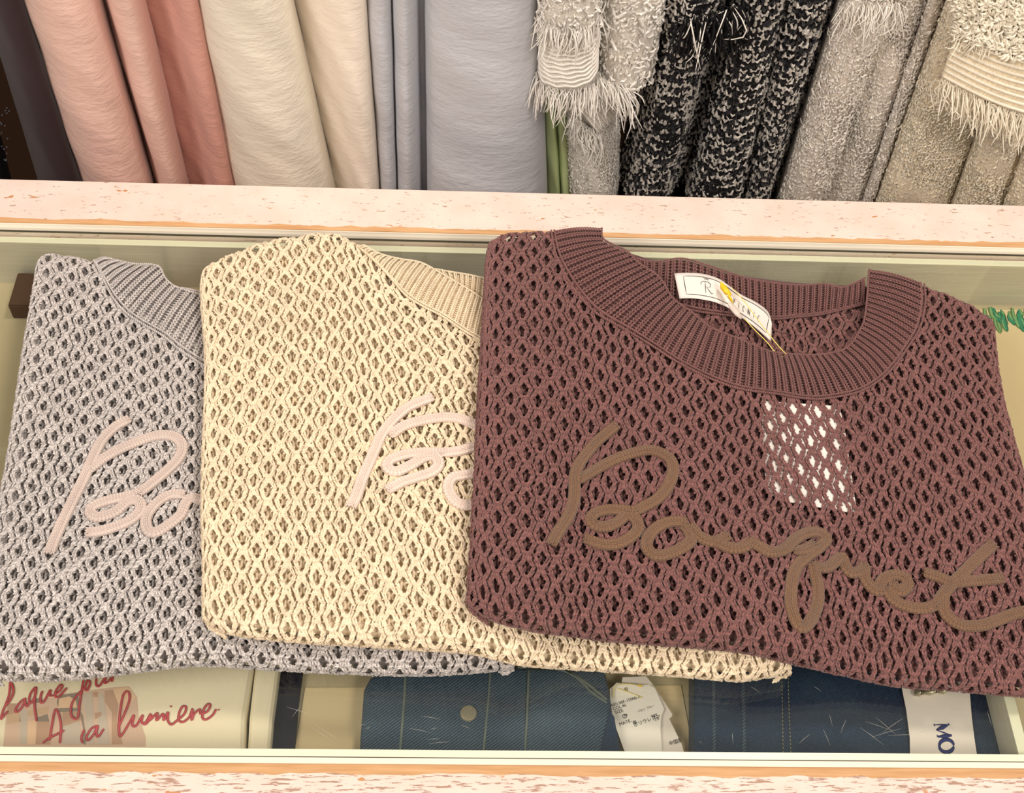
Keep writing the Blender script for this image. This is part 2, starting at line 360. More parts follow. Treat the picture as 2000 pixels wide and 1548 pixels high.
extr('gap_line', [(yl-.0004, .899), (yl-.0004, .9003), (yl+.001, .9003), (yl+.001, .899)], M['gap'], nx=2)
extr('glass_lip', [(yw, .8925), (yw, .8935), (yl-.001, .8935), (yl-.001, .8925)], M['lip'], nx=2)['label'] = 'pale lip under the far glass edge'
extr('case_liner', [(yw+.001, SZ), (yw+.001, .8925), (yw+.006, .8925), (yw+.006, SZ)], M['liner'], nx=2)['label'] = 'brushed grey inner side of the case'
yn0 = float(at(0, 1459, .9)[1]); yn1 = float(at(0, 1474, .901)[1]); yn2 = float(at(0, 1487, .902)[1]); yn3 = float(at(0, 1504, .9035)[1])
extr('glass_lip', [(yn0, .8925), (yn0, .9012), (yn1+.0006, .9012), (yn1+.0006, .8925)], M['lip'], nx=2)['label'] = 'pale lip along the near glass edge'
extr('gap_line', [(yn1-.0002, .899), (yn1-.0002, .9010), (yn1+.0006, .9010), (yn1+.0006, .899)], M['gap'], nx=2)
extr('bead', [(yn1, .898), (yn1-.0004, .9020), (yn2, .9025), (yn2, .898)], M['bead'], nx=2)
extr('worn_edge', [(yn2, .898), (yn2, .9028), (yn2-.001, .9035), (yn3-.001, .9045), (yn3-.001, .898)], M['wood'], 0.0010, wobi=(3, 4))['label'] = 'bare orange wood along the near rail'
extr('frame_rail', [(yn2-.003, .80), (yn2-.003, .9020), (yn3, .9042), (0.235, .9050), (0.233, .9030), (0.233, .80)], M['paint_near'])['label'] = 'near rail, white paint heavily flaked to brown'
box('glass_pane', X0, X1, yn0-.002, yl-.0008, GZ-.006, GZ, M['glass'], DC)
box('shelf_board', X0, X1, yn1, yw+.004, SZ-.012, SZ, M['shelf'], DC)
extr('case_liner', [(yn0-.001, SZ), (yn0-.001, .8925), (yn0-.005, .8925), (yn0-.005, SZ)], M['liner'], nx=2)
# divider between the two compartments
box('divider', .3958, .4025, yn0, 0.70, SZ, .8935, M['liner'], DC); box('divider_strip', .3955, .4030, yn0, 0.70, .8925, .8939, M['lip'], DC)
box('cabinet_panel', X0, X1, 0.24, 0.25, 0.06, .80, M['white_wood'], DC); box('cabinet_panel', X0, X1, yb-.01, yb-.001, 0.06, .80, M['white_wood'], DC)
for x in (X0, X1-.02): box('cabinet_side', x, x+.02, .25, yb-.01, 0.06, SZ-.012, M['white_wood'], DC)
for x in (X0, X1-.06):
    for y in (.25, yb-.07): box('foot', x, x+.06, y, y+.06, 0, .06, M['white_wood'], DC)
# scratches in the glass
sc = []
def scr(px, py, dx, dy):
    a = at(px, py, GZ+.00005); b = at(px+dx, py+dy, GZ+.00005); sc.append(np.array([a, (a+b)/2+np.array([0, .0003, 0]), b]))
for q in [(1560, 1452, 22, -19), (1620, 1395, 6, 22), (1608, 1424, 14, 32), (1652, 1406, -10, 25), (1680, 1420, 46, 34), (1690, 1408, 50, 18), (1700, 1440, 60, -18), (1710, 1400, 40, 34), (1724, 1430, 40, -28), (1735, 1436, 60, -2), (1790, 1424, 50, -20), (1795, 1432, 40, -16), (1928, 1388, 9, 30), (570, 1400, 18, -22), (800, 1422, 40, 8), (822, 1398, 38, 6), (842, 1424, 12, -3), (900, 1416, 18, 6), (560, 1380, 60, 20), (606, 1418, 50, 34), (612, 1412, 60, 40), (630, 1320, 8, 20), (1366, 1447, 4, 4), (1590, 1340, 14, 10), (1430, 1430, 2, 22), (1465, 1340, 20, 12), (835, 1444, 24, -2), (838, 1452, 40, -4), (700, 1418, 14, -5), (715, 1424, 8, -6)]: scr(*q)
tubes('scratch', sc, .00010, .00003, M['scratch'], DC, 4, kind='stuff')

# ------------------------------------------------------------------ sweaters
def undul(x, y, seed):
    r = np.random.default_rng(seed); z = 0
    for _ in range(7):
        kx, ky = r.uniform(-45, 45, 2); z = z+np.sin(kx*x+ky*y+r.uniform(0, 6))*r.uniform(.0003, .0009)
    return z
class Sweater:
    def __init__(s, bottom, left, right, top, zb, seed, r=0.012, w=0.0108):
        s.r = r; s.w = w; s.zb = zb; s.seed = seed
        zm = lambda k: (lambda x, y: zb(x, y)+k*r)
        s.B = resample(atf(catmull(bottom, 6), zm(.9))[:, :2], 200); s.T = resample(atf(catmull(top, 6), zm(1.9))[:, :2], 200)
        s.Lf = resample(atf(catmull(left, 6), zm(1.3))[:, :2], 200); s.Rt = resample(atf(catmull(right, 6), zm(1.3))[:, :2], 200)
        for a, i, b, j in ((s.B, 0, s.Lf, 0), (s.B, -1, s.Rt, 0), (s.T, 0, s.Lf, -1), (s.T, -1, s.Rt, -1)):
            mid = (a[i]+b[j])/2; f = np.linspace(1, 0, 200)[:, None]**3
            da = mid-a[i]; db = mid-b[j]; a += da*(f if i == 0 else f[::-1]); b += db*(f if j == 0 else f[::-1])
        s.Wm = (arc(s.B)[-1]+arc(s.T)[-1])/2; s.Hm = (arc(s.Lf)[-1]+arc(s.Rt)[-1])/2
        s.La = s.Wm-2*r+PI*r; s.Lb = s.Hm-2*r+PI*r
        s.Nc = int(round(s.La/w)); s.Nr = int(round(s.Lb/(w*1.6))); s.outline = np.vstack([s.B, s.Rt, s.T[::-1], s.Lf[::-1]])
    def bil(s, P, t):
        t = np.clip(t, 0, 1)*199; return np.stack([np.interp(t, np.arange(200), P[:, k]) for k in (0, 1)], -1)
    def coons(s, u, v):
        u_ = u[..., None]; v_ = v[..., None]; B, T, Lf, R = s.bil(s.B, u), s.bil(s.T, u), s.bil(s.Lf, v), s.bil(s.Rt, v)
        c = (1-u_)*(1-v_)*s.B[0]+u_*(1-v_)*s.B[-1]+(1-u_)*v_*s.T[0]+u_*v_*s.T[-1]
        return (1-v_)*B+v_*T+(1-u_)*Lf+u_*R-c
    def side(s, a, La, off):
        r = s.r; re = r-off; h = np.ones_like(a); pos = a-PI*r/2+r
        m = a < PI*r/2; pos = np.where(m, r-re*np.cos(a/r), pos); h = np.where(m, np.sin(np.clip(a/r, -PI/2, PI/2)), h)
        b = La-a; m = b < PI*r/2; pos = np.where(m, (La-PI*r+2*r)-(r-re*np.cos(b/r)), pos); h = np.where(m, np.sin(np.clip(b/r, -PI/2, PI/2)), h)
        return pos, h
    def P(s, u, v, off=0.0):
        """u, v in cell units (0..Nc, 0..Nr) -> point"""
        a = u*s.La/s.Nc; b = v*s.Lb/s.Nr; pa, ha = s.side(a, s.La, off); pb, hb = s.side(b, s.Lb, off)
        h = np.where((ha < 0) | (hb < 0), np.minimum(ha, hb), ha*hb)
        xy = s.coons(pa/s.Wm, pb/s.Hm); re = s.r-off
        z = s.zb(xy[..., 0], xy[..., 1])+s.r+re*h+undul(xy[..., 0], xy[..., 1], s.seed)*np.clip(h, 0, 1)
        return np.concatenate([xy, z[..., None]], -1)
    def top(s, x, y): return s.zb(x, y)+2*s.r+undul(x, y, s.seed)
def knit(acc, S, keep, off=0.0, sides=5, rings=4, rad=.086, lo=False, u0=-1.6, v0=-1.0, ph=0.0):
    Nc, Nr = S.Nc, S.Nr; w = S.La/S.Nc
    i = np.arange(math.floor(u0), Nc+2)[:, None, None]; sd = np.array([-1, 1])[None, :, None]
    c = np.arange(int(v0*4), int((Nr+1)*4))[None, None, :]; v = c/4.0
    i, sd, v = [x.astype(float) for x in np.broadcast_arrays(i, sd, v)]
    def wp(v_):
        q = v_-0.5*(np.mod(i, 2))+ph
        def op(x): p = x-np.round(x); return np.where(np.abs(p) < .30, np.abs(np.cos(PI*p/.60))**.85, 0)
        wob = 0.05*np.sin(i*12.9+v_*1.7)+0.03*np.sin(i*3.1+v_*4.3)+.10*np.sin(i*.23+v_*.31+S.seed)
        am = .255+.045*np.sin(i*.41+v_*.37+S.seed)*np.sin(v_*.53-i*.17)
        return i+sd*(.245+am*op(q)-.180*op(q-.5))+wob
    dv = 0.25; ua, ub = wp(v), wp(v+dv*1.15); sel = np.ones(ua.shape, bool)
    pc = S.P((ua+ub)/2, v+dv/2, off); sel &= keep(pc, (ua+ub)/2, v)
    ua, ub, v, pc = ua[sel], ub[sel], v[sel], pc[sel]
    e = .3; Nn = nrm(np.cross(S.P(ua+e, v, off)-S.P(ua-e, v, off), S.P(ua, v+e, off)-S.P(ua, v-e, off)))
    jit = lambda: rng.normal(0, .00028, (len(ua), 3))
    rr = rad*w*(1+.12*rng.standard_normal(len(ua)))
    for q in ((-1, 1) if not lo else (0,)):
        a = S.P(ua+q*.025, v, off)-Nn*.0006+jit(); b = S.P(ub+q*.115, v+dv*1.35, off)-Nn*.0004+jit()
        acc.legs(a, b, Nn, rr*(1.6 if lo else 1), .0007, sides=sides, rings=rings, jit=.10)
    if not lo:   # purl bars bridging the wales between the holes
        um = (ua+ub)/2
        a = S.P(um-.19, v+.13, off+.0010)+jit(); b = S.P(um+.19, v+.17, off+.0010)+jit()
        acc.legs(a, b, Nn, rr*1.0, .0003, sides=5, rings=3, end=.8, jit=.12)
    # yarn overs closing each hole above and below
    if not lo:
        I, K = np.meshgrid(np.arange(math.floor(u0), Nc+2).astype(float), np.arange(-1, Nr+1).astype(float), indexing='ij')
        vh = K+.5*np.mod(I, 2)-ph
        for dvv, sag, o2 in ((-.33, -.05, .0002), (-.25, -.07, .0006), (.29, .05, .0002), (.38, .03, .0004)):
            vv = vh+dvv; a = S.P(I-.30, vv, off+o2); b = S.P(I+.30, vv, off+o2); mid = S.P(I, vv+sag, off+o2); k = keep(mid, I, vv)
            a, b, mid = a[k], b[k], mid[k]; I_, v_ = I[k], vv[k]
            Nn = nrm(np.cross(S.P(I_+e, v_, off)-S.P(I_-e, v_, off), S.P(I_, v_+e, off)-S.P(I_, v_-e, off)))
            acc.legs(a, b, Nn, rad*w*.95, 0.0002, side=(mid-(a+b)/2)*1.5, sides=5, rings=5, end=.9, jit=.1)
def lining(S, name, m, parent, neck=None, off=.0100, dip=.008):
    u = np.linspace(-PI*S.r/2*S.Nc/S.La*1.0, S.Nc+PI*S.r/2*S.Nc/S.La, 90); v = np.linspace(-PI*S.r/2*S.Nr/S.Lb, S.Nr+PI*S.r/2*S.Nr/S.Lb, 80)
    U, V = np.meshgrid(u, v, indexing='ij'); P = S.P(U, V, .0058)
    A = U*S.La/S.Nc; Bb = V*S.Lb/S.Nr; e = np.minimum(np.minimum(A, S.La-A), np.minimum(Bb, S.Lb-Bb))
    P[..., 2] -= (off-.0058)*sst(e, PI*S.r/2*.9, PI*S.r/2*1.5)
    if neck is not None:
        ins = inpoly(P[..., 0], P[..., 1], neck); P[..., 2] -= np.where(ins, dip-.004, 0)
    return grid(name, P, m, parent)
def ribband(acc, base, outer, inner, zo, zi, nrib, nst, arch=.002, rad=.00105, flip=1):
    """collar rib: V columns running from the seam (outer) to the edge (inner)"""
    O = resample(atf(catmull(outer, 5), zo), 400); I = resample(atf(catmull(inner, 5), zi), 400)
    def P(k, m_, dz=0.0):
        k = np.clip(k, 0, 1)*399; a = np.stack([np.interp(k, np.arange(400), O[:, j]) for j in range(3)], -1); b = np.stack([np.interp(k, np.arange(400), I[:, j]) for j in range(3)], -1)
        p = a+(b-a)*m_[..., None]; p[..., 2] += arch*np.sin(PI*np.clip(m_, 0, 1))+dz; return p
    K = (np.arange(nrib)+.5)/nrib; dm = 1.0/nst; Mm = np.arange(nst)*dm; k, m_ = np.meshgrid(K, Mm, indexing='ij'); k = k.ravel(); m_ = m_.ravel(); hk = .5/nrib
    k = k+.10*hk*np.sin(k*190)
    Nn = nrm(np.cross(P(k+.004, m_)-P(k-.004, m_), P(k, m_+.03)-P(k, m_-.03))); Nn *= np.sign(Nn[:, 2:3])
    wid = np.linalg.norm(P(k+hk*.5, m_)-P(k-hk*.5, m_), axis=1)
    for q in (-1, 1):
        acc.legs(P(k+q*hk*.10, m_, .0012), P(k+q*hk*.62, m_+dm*1.3, .0014), Nn, np.clip(wid*.21, .0004, rad), .0006, sides=6, rings=4, jit=.1)
    kk = k+hk  # purl valleys
    acc.legs(P(kk-hk*.45, m_+dm*.3, -.0008), P(kk+hk*.45, m_+dm*.5, -.0008), Nn, rad*.62, .0003, sides=5, rings=3, jit=.1)
    # seam chain and edge chain
    ns = nrib*4; ks = np.linspace(0, 1-1/ns, ns)
    for mm, q in ((-.03, .5), (-.03, -.5), (1.0, .3)):
        z0 = np.full(ns, mm); a = P(ks, z0+q*.04, .0008); b = P(ks+1.4/ns, z0+q*.10, .0008)
        acc.legs(a, b, np.tile([0, 0, 1.], (ns, 1)), rad*.85, .0006, sides=5, rings=4, jit=.1)
    g = np.linspace(0, 1, nrib*3); mg = np.linspace(-.04, 1.03, 8); G, MG = np.meshgrid(g, mg, indexing='ij')
    base.append(P(G, MG, -.0016)); return P
def cord(name, paths, zf, m, parent, width=.0098, label=None):
    acc = Acc()
    for p in paths:
        xy = catmull(p, 2.0); Pw = atf(xy, lambda x, y: zf(x, y)+.0016); Pw = resample(Pw, max(4, int(arc(Pw)[-1]/.0022)))
        v, q, cap = tubeVF(Pw, width*.44, .0017, 8); acc.add(v, q)
        T = nrm(np.gradient(Pw, axis=0)); Bn = nrm(np.cross(T, np.array([0, 0, 1.]))); n = len(Pw)-1
        for lane in (-1, 0, 1):
            for sgn in (-1, 1):
                o0 = width*(lane*.27+sgn*.02); o1 = width*(lane*.27+sgn*.115)
                z = np.array([0, 0, .0015-.0007*abs(lane)])
                a = Pw[:-1]+Bn[:-1]*o0+z; b = Pw[1:]+Bn[1:]*o1+z+T[1:]*.0008
                acc.legs(a, b, np.tile([0, 0, 1.], (n, 1)), .00072, .0004, sides=5, rings=3, jit=.1)
    o = acc.build(name, m, parent)
    if label: o['label'] = label
    return o

# base heights: each sweater lies partly on the one before it and sags to the glass beyond
g0 = GZ+.0012
zb_grey = lambda x, y: g0+0*x
xg = float(at(1010, 1300, .91)[0]); xc = float(at(1548, 1300, .915)[0])
zb_cream = lambda x, y: g0+.0255*(1-sst(x, xg-.012, xg+.045))
def zb_maroon(x, y): return g0+.0265+.0255*(1-sst(x, xg-.012, xg+.07))-.0245*sst(x, xc-.03, xc+.07)

# outlines
GREY = Sweater([(-58, 1318), (0, 1324), (100, 1326), (200, 1318), (300, 1306), (400, 1298), (520, 1305), (650, 1312), (800, 1316), (900, 1312), (1003, 1302)],
               [(-58, 1318), (-42, 1180), (-14, 1040), (8, 920), (26, 800), (42, 690), (58, 590), (70, 505)],
               [(1003, 1302), (1000, 1180), (985, 1000), (960, 800), (940, 640), (925, 540)],
               [(70, 505), (95, 492), (140, 495), (190, 505), (300, 520), (400, 560), (600, 560), (800, 545), (925, 540)], zb_grey, 3)
CREAM = Sweater([(396, 1205), (440, 1232), (560, 1250), (680, 1258), (800, 1266), (920, 1275), (1020, 1297), (1120, 1305), (1250, 1313), (1350, 1320), (1450, 1326), (1545, 1312)],
                [(396, 1205), (396, 1100), (393, 1000), (394, 900), (398, 800), (400, 700), (394, 620), (390, 545)],
                [(1545, 1312), (1540, 1150), (1520, 950), (1490, 800), (1460, 700), (1440, 620)],
                [(390, 545), (405, 515), (450, 492), (520, 465), (580, 455), (645, 447), (700, 470), (750, 495), (840, 515), (940, 540), (1200, 575), (1440, 620)], zb_cream, 5)
MAROON = Sweater([(912, 1172), (960, 1206), (1040, 1228), (1120, 1240), (1200, 1250), (1350, 1262), (1450, 1272), (1540, 1292), (1640, 1315), (1750, 1338), (1860, 1346), (1960, 1354), (2075, 1362)],
                 [(912, 1172), (918, 1080), (922, 1000), (928, 900), (932, 800), (938, 700), (944, 600), (950, 500)],
                 [(2075, 1362), (2040, 1130), (2008, 960), (1984, 870), (1962, 780), (1950, 700), (1945, 625)],
                 [(950, 500), (958, 468), (985, 452), (1040, 447), (1170, 452), (1330, 490), (1520, 520), (1700, 530), (1800, 553), (1880, 585), (1945, 625)], zb_maroon, 11)
def covered(S):
    def f(x, y, g=.03): return inpoly(x-g, y, S.outline) & inpoly(x, y-g, S.outline)
    return f
def sweater_root(name, S, label):
    c = S.outline.mean(0); return thing(name, (float(c[0]), float(c[1]), float(S.zb(c[0], c[1]))), label, 'sweater', 'folded openwork knit sweaters on the glass counter')
def px2xy(pts, zf): return atf(pts, zf)[:, :2]

def build_sweater(S, root, mk, mdeep, neckpx, under, rx=1e9, deep=.0112, lower=.0064):
    neck = px2xy(neckpx, S.top); cov = covered(under) if under is not None else (lambda x, y: np.zeros(np.shape(x), bool))
    notneck = lambda p: ~inpoly(p[..., 0], p[..., 1], neck)
    acc = Acc(); knit(acc, S, lambda p, u, v: notneck(p) & ~cov(p[..., 0], p[..., 1]) & (p[..., 0] < rx))
    acc.build('body_knit', M[mk], root)['kind'] = 'stuff'
    acc = Acc(); knit(acc, S, lambda p, u, v: notneck(p) & ~cov(p[..., 0], p[..., 1]) & (p[..., 0] < rx) & (v > .5), off=lower, sides=4, rings=3, lo=True, u0=0, v0=0, ph=.31)
    acc.build('inner_layer', M[mk], root)['kind'] = 'stuff'
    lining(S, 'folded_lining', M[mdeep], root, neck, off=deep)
    return neck, cov

# --- grey sweater
gr = sweater_root('folded_sweater', GREY, 'heather grey openwork knit sweater folded at the left, tucked under the cream one')
gneck = [(228, 512), (307, 523), (322, 546), (341, 562), (394, 578), (450, 620), (560, 660), (700, 640), (720, 560), (600, 480), (400, 470), (250, 480)]
build_sweater(GREY, gr, 'grey', 'grey_shaded', gneck, CREAM)
acc = Acc(); bs = []
ribband(acc, bs, [(185, 508), (207, 547), (226, 579), (252, 608), (281, 628), (323, 652), (355, 678), (400, 707), (450, 735)], [(208, 505), (258, 517), (307, 522), (322, 546), (341, 562), (370, 572), (394, 580), (430, 600), (480, 640)],
        lambda x, y: GREY.top(x, y)+.0008, lambda x, y: GREY.top(x, y)+.003, 22, 17)
acc.build('collar_rib', M['grey'], gr)['kind'] = 'stuff'; grid('collar_backing', bs[0], M['grey_shaded'], gr)
acc = Acc(); bs = []
ribband(acc, bs, [(335, 580), (360, 600), (400, 620), (450, 640)], [(338, 562), (365, 566), (392, 572), (450, 585)], lambda x, y: GREY.top(x, y)-.006, lambda x, y: GREY.top(x, y)+.001, 9, 9)
acc.build('back_collar_rib', M['grey'], gr)['kind'] = 'stuff'
gB1 = [(254, 818), (226, 833), (200, 859), (181, 895), (164, 934), (145, 972), (124, 1015), (107, 1053), (96, 1081)]
gB2 = [(171, 921), (192, 902), (224, 882), (267, 863), (309, 850), (341, 853), (356, 870), (350, 893), (326, 919), (294, 946), (271, 963)]
gB3 = [(271, 963), (245, 970), (209, 978), (181, 989), (177, 1002), (192, 1010), (224, 1000), (252, 978), (271, 978), (275, 995), (256, 1015), (224, 1029), (192, 1038), (168, 1040)]
gO = [(362, 966), (333, 966), (305, 983), (286, 1010), (288, 1034), (303, 1040), (326, 1027), (352, 1006), (362, 983), (374, 972), (397, 978), (420, 985)]
cord('embroidered_letter', [gB1, gB2, gB3], GREY.top, M['shell_cord'], gr, .0100, 'pale cord letter B'); cord('embroidered_letter', [gO], GREY.top, M['shell_cord'], gr, .0096, 'pale cord letter o')

# --- cream sweater
cs = sweater_root('folded_sweater', CREAM, 'cream openwork knit sweater folded in the middle with ivory script')
cneck = [(712, 484), (744, 498), (820, 512), (853, 527), (945, 588), (1000, 640), (1250, 640), (1300, 520), (1100, 470), (800, 455), (715, 455)]
build_sweater(CREAM, cs, 'cream', 'cream_deep', cneck, MAROON, deep=.0088, lower=.0052)
acc = Acc(); bs = []
ribband(acc, bs, [(700, 482), (738, 515), (772, 550), (796, 575), (829, 596), (866, 615), (908, 643), (945, 664), (990, 690)], [(712, 482), (744, 498), (782, 508), (820, 515), (853, 532), (890, 553), (915, 568), (945, 588), (990, 620)],
        lambda x, y: CREAM.top(x, y)+.0008, lambda x, y: CREAM.top(x, y)+.003, 25, 18)
acc.build('collar_rib', M['cream'], cs)['kind'] = 'stuff'; grid('collar_backing', bs[0], M['cream_deep'], cs)
acc = Acc(); bs = []
ribband(acc, bs, [(862, 548), (890, 566), (930, 590), (980, 610)], [(848, 527), (880, 533), (915, 539), (948, 546), (990, 552)], lambda x, y: CREAM.top(x, y)-.004, lambda x, y: CREAM.top(x, y)+.001, 12, 10)
acc.build('back_collar_rib', M['cream'], cs)['kind'] = 'stuff'; grid('back_collar_backing', bs[0], M['cream_deep'], cs)
cB1 = [(846, 775), (820, 785), (794, 797), (764, 824), (744, 851), (732, 878), (719, 908), (707, 936), (697, 965), (686, 990)]
cB2 = [(761, 851), (788, 832), (820, 822), (862, 815), (895, 817), (922, 827), (955, 845), (965, 860), (929, 871), (895, 881), (862, 884)]
cB3 = [(862, 884), (820, 884), (786, 889), (761, 899), (757, 913), (774, 921), (803, 908), (828, 893), (848, 891), (857, 906), (845, 921), (820, 930), (786, 941), (756, 957)]
cO = [(945, 930), (929, 925), (904, 928), (883, 933), (875, 950), (883, 972), (900, 985), (922, 985), (960, 965)]
cord('embroidered_letter', [cB1, cB2, cB3], CREAM.top, M['ivory_cord'], cs, .0100, 'ivory cord letter B'); cord('embroidered_letter', [cO], CREAM.top, M['ivory_cord'], cs, .0096, 'ivory cord letter o')

# --- maroon sweater
ms = sweater_root('folded_sweater', MAROON, 'maroon openwork knit sweater on top of the pile with brown script')
finner = [(1173, 446), (1178, 470), (1222, 493), (1245, 516), (1286, 545), (1312, 585), (1349, 612), (1386, 642), (1440, 664), (1500, 688), (1538, 694), (1594, 696), (1637, 689), (1660, 677), (1682, 644), (1691, 617), (1696, 571), (1699, 527)]
fouter = [(1082, 450), (1090, 491), (1108, 530), (1137, 573), (1173, 609), (1234, 645), (1279, 673), (1325, 703), (1386, 734), (1446, 755), (1521, 766), (1570, 774), (1612, 774), (1673, 762), (1716, 738), (1743, 711), (1767, 677), (1790, 638), (1800, 590), (1798, 553)]
mneck = finner+[(1699, 480), (1440, 430), (1180, 420)]
neckM, _ = build_sweater(MAROON, ms, 'maroon', 'maroon_shaded', [(p[0], p[1]) for p in fouter]+[(1798, 500), (1440, 400), (1085, 420)], None)
acc = Acc(); bs = []
ribband(acc, bs, fouter, finner, lambda x, y: MAROON.top(x, y)+.0005, lambda x, y: MAROON.top(x, y)+.003, 66, 17, arch=.0025)
acc.build('collar_rib', M['maroon'], ms)['kind'] = 'stuff'; grid('collar_backing', bs[0], M['maroon_shaded'], ms)
acc = Acc(); bs = []
ribband(acc, bs, [(1215, 545), (1290, 580), (1345, 600), (1420, 612), (1506, 620), (1552, 617), (1597, 613), (1643, 604), (1690, 592)], [(1215, 497), (1260, 512), (1289, 513), (1325, 508), (1355, 513), (1416, 533), (1461, 547), (1515, 556), (1567, 560), (1612, 557), (1643, 564), (1668, 555), (1690, 545)],
        lambda x, y: MAROON.top(x, y)-.010, lambda x, y: MAROON.top(x, y)-.0005, 38, 12, arch=.001)
acc.build('back_collar_rib', M['maroon'], ms)['kind'] = 'stuff'; grid('back_collar_backing', bs[0], M['maroon_shaded'], ms)
npoly = px2xy([(1200, 520)]+[(p[0], p[1]+14) for p in finner[4:15]]+[(1692, 600), (1600, 608), (1500, 612), (1400, 604), (1300, 575)], lambda x, y: MAROON.top(x, y)-.010)
acc = Acc(); knit(acc, MAROON, lambda p, u, v: inpoly(p[..., 0], p[..., 1], npoly), off=.0115, sides=5, rings=3)
acc.build('back_panel_knit', M['maroon'], ms)['kind'] = 'stuff'
sB1 = [(1206, 829), (1187, 844), (1166, 862), (1145, 886), (1128, 911), (1122, 936), (1122, 961), (1118, 988), (1105, 1016), (1088, 1041), (1076, 1064)]
sB2 = [(1122, 940), (1145, 928), (1174, 911), (1208, 894), (1242, 883), (1271, 879), (1298, 888), (1313, 904), (1313, 928), (1302, 953), (1284, 974), (1260, 988), (1239, 999)]
sB3 = [(1239, 999), (1221, 997), (1191, 995), (1164, 1001), (1153, 1014), (1162, 1026), (1187, 1028), (1208, 1018), (1225, 1005), (1242, 1014), (1246, 1033), (1229, 1051), (1204, 1062), (1174, 1062), (1141, 1051)]
so = [(1342, 1020), (1313, 1018), (1286, 1028), (1267, 1047), (1263, 1068), (1277, 1083), (1300, 1083), (1328, 1072), (1349, 1056), (1345, 1037), (1334, 1026)]
su = [[(1345, 1025), (1368, 1049), (1397, 1058), (1422, 1045)], [(1397, 1058), (1428, 1070), (1452, 1068), (1468, 1055)]]
sq = [[(1462, 1056), (1482, 1066), (1504, 1078), (1532, 1073), (1549, 1056), (1572, 1042), (1597, 1039), (1614, 1050), (1602, 1067), (1580, 1084), (1560, 1101), (1549, 1123), (1544, 1157), (1546, 1190), (1560, 1222), (1574, 1222), (1588, 1202), (1597, 1174), (1597, 1146), (1591, 1118), (1588, 1098)], [(1548, 1074), (1570, 1074), (1592, 1062)]]
su2 = [[(1591, 1106), (1614, 1108), (1633, 1095), (1644, 1086), (1650, 1104), (1661, 1118), (1681, 1115), (1691, 1102)], [(1688, 1110), (1688, 1125), (1698, 1143), (1714, 1154), (1726, 1152)]]
se = [[(1716, 1152), (1723, 1134), (1742, 1123), (1765, 1126), (1773, 1142), (1760, 1155), (1745, 1148), (1748, 1137)], [(1731, 1146), (1742, 1168), (1765, 1182), (1798, 1188), (1829, 1182)]]
st = [[(1829, 1182), (1843, 1160), (1860, 1140), (1882, 1118), (1910, 1090), (1941, 1062)], [(1804, 1118), (1832, 1126), (1860, 1137), (1894, 1134), (1927, 1132), (1958, 1129)], [(1843, 1160), (1843, 1190), (1857, 1210), (1882, 1221), (1916, 1221), (1950, 1210), (1978, 1199), (2005, 1193), (2030, 1190)]]
for p, l in (([sB1, sB2, sB3], 'B'), ([so], 'o'), (su, 'u'), (sq, 'q'), (su2, 'u after the q'), (se, 'e'), (st, 't')):
    cord('embroidered_letter', p, MAROON.top, M['brown_cord'], ms, .0104, 'brown cord letter '+l)
# neck label
zl = lambda x, y: MAROON.top(x, y)+.0015
lt = atf(catmull([(1317, 534), (1345, 535), (1380, 537), (1405, 543), (1425, 556), (1450, 577), (1480, 595), (1500, 610), (1508, 630)], n=40), zl); lb = atf(catmull([(1327, 583), (1345, 584), (1375, 587), (1400, 590), (1425, 600), (1450, 622), (1475, 642), (1495, 657), (1506, 665)], n=40), lambda x, y: MAROON.top(x, y)-.003)
def LP(k, m_, dz=0.0):
    k = np.atleast_1d(np.asarray(k, float)); m_ = np.broadcast_to(np.asarray(m_, float), k.shape); a = np.stack([np.interp(k*39, np.arange(40), lt[:, j]) for j in range(3)], -1); b = np.stack([np.interp(k*39, np.arange(40), lb[:, j]) for j in range(3)], -1)
    p = b+(a-b)*m_[..., None]; p[..., 2] += dz+.0015*np.sin(k*3.2*PI); return p
K, MM = np.meshgrid(np.linspace(0, 1, 40), np.linspace(0, 1, 8), indexing='ij')
lab = grid('neck_label', LP(K.ravel(), MM.ravel()).reshape(40, 8, 3), M['paper'], ms, thick=.0006); lab['label'] = 'white woven neck label'
def sub(name, paths, rw, m, par, up=(0, 0, 1), rh=.00012):
    o = tubes(name, paths, rw, rh, m, None, 4, up); o.parent = par; return o
dz = .0007; kk = np.linspace(.07, .93, 30)
bd = np.vstack([LP(kk, .14, dz), LP(kk[-1:], .86, dz), LP(kk[::-1], .86, dz), LP(kk[:1], .14, dz)])
sub('label_border', [LP(kk, .14, dz), LP(kk, .86, dz), LP([.07]*3, [.14, .5, .86], dz), LP([.93]*3, [.14, .5, .86], dz)], .00028, M['black'], lab)
def LS(pts, c=(.27, .50), s=(.045, .24)): return LP([c[0]+x*s[0] for x, y in pts], [c[1]+y*s[1] for x, y in pts], dz)
sub('label_monogram', [LS([(-.3, .8), (-.3, 0), (-.3, -1)]), LS([(-1.2, .2), (-1.1, .6), (-.6, .85), (.3, .85), (.8, .6), (.7, .1), (-.3, -.05)]), LS([(0, -.05), (.5, -.6), (1.0, -.95), (1.4, -.8)]), LS([(-.6, 1.5), (-.3, 1.25), (0, 1.5), (.3, 1.25), (.7, 1.5)]), LS([(-.4, 1.1), (0, 1.3), (.4, 1.1)])], .00026, M['black'], lab)
gl_ = {'P': [[(-.4, -1), (-.4, 1)], [(-.4, 1), (.3, .9), (.3, .1), (-.4, 0)]], 'I': [[(0, -1), (0, 1)]], 'C': [[(.5, .7), (0, 1), (-.5, .4), (-.5, -.4), (0, -1), (.5, -.7)]], 'N': [[(-.5, -1), (-.5, 1)], [(-.5, 1), (.5, -1)], [(.5, -1), (.5, 1)]]}
pp = []
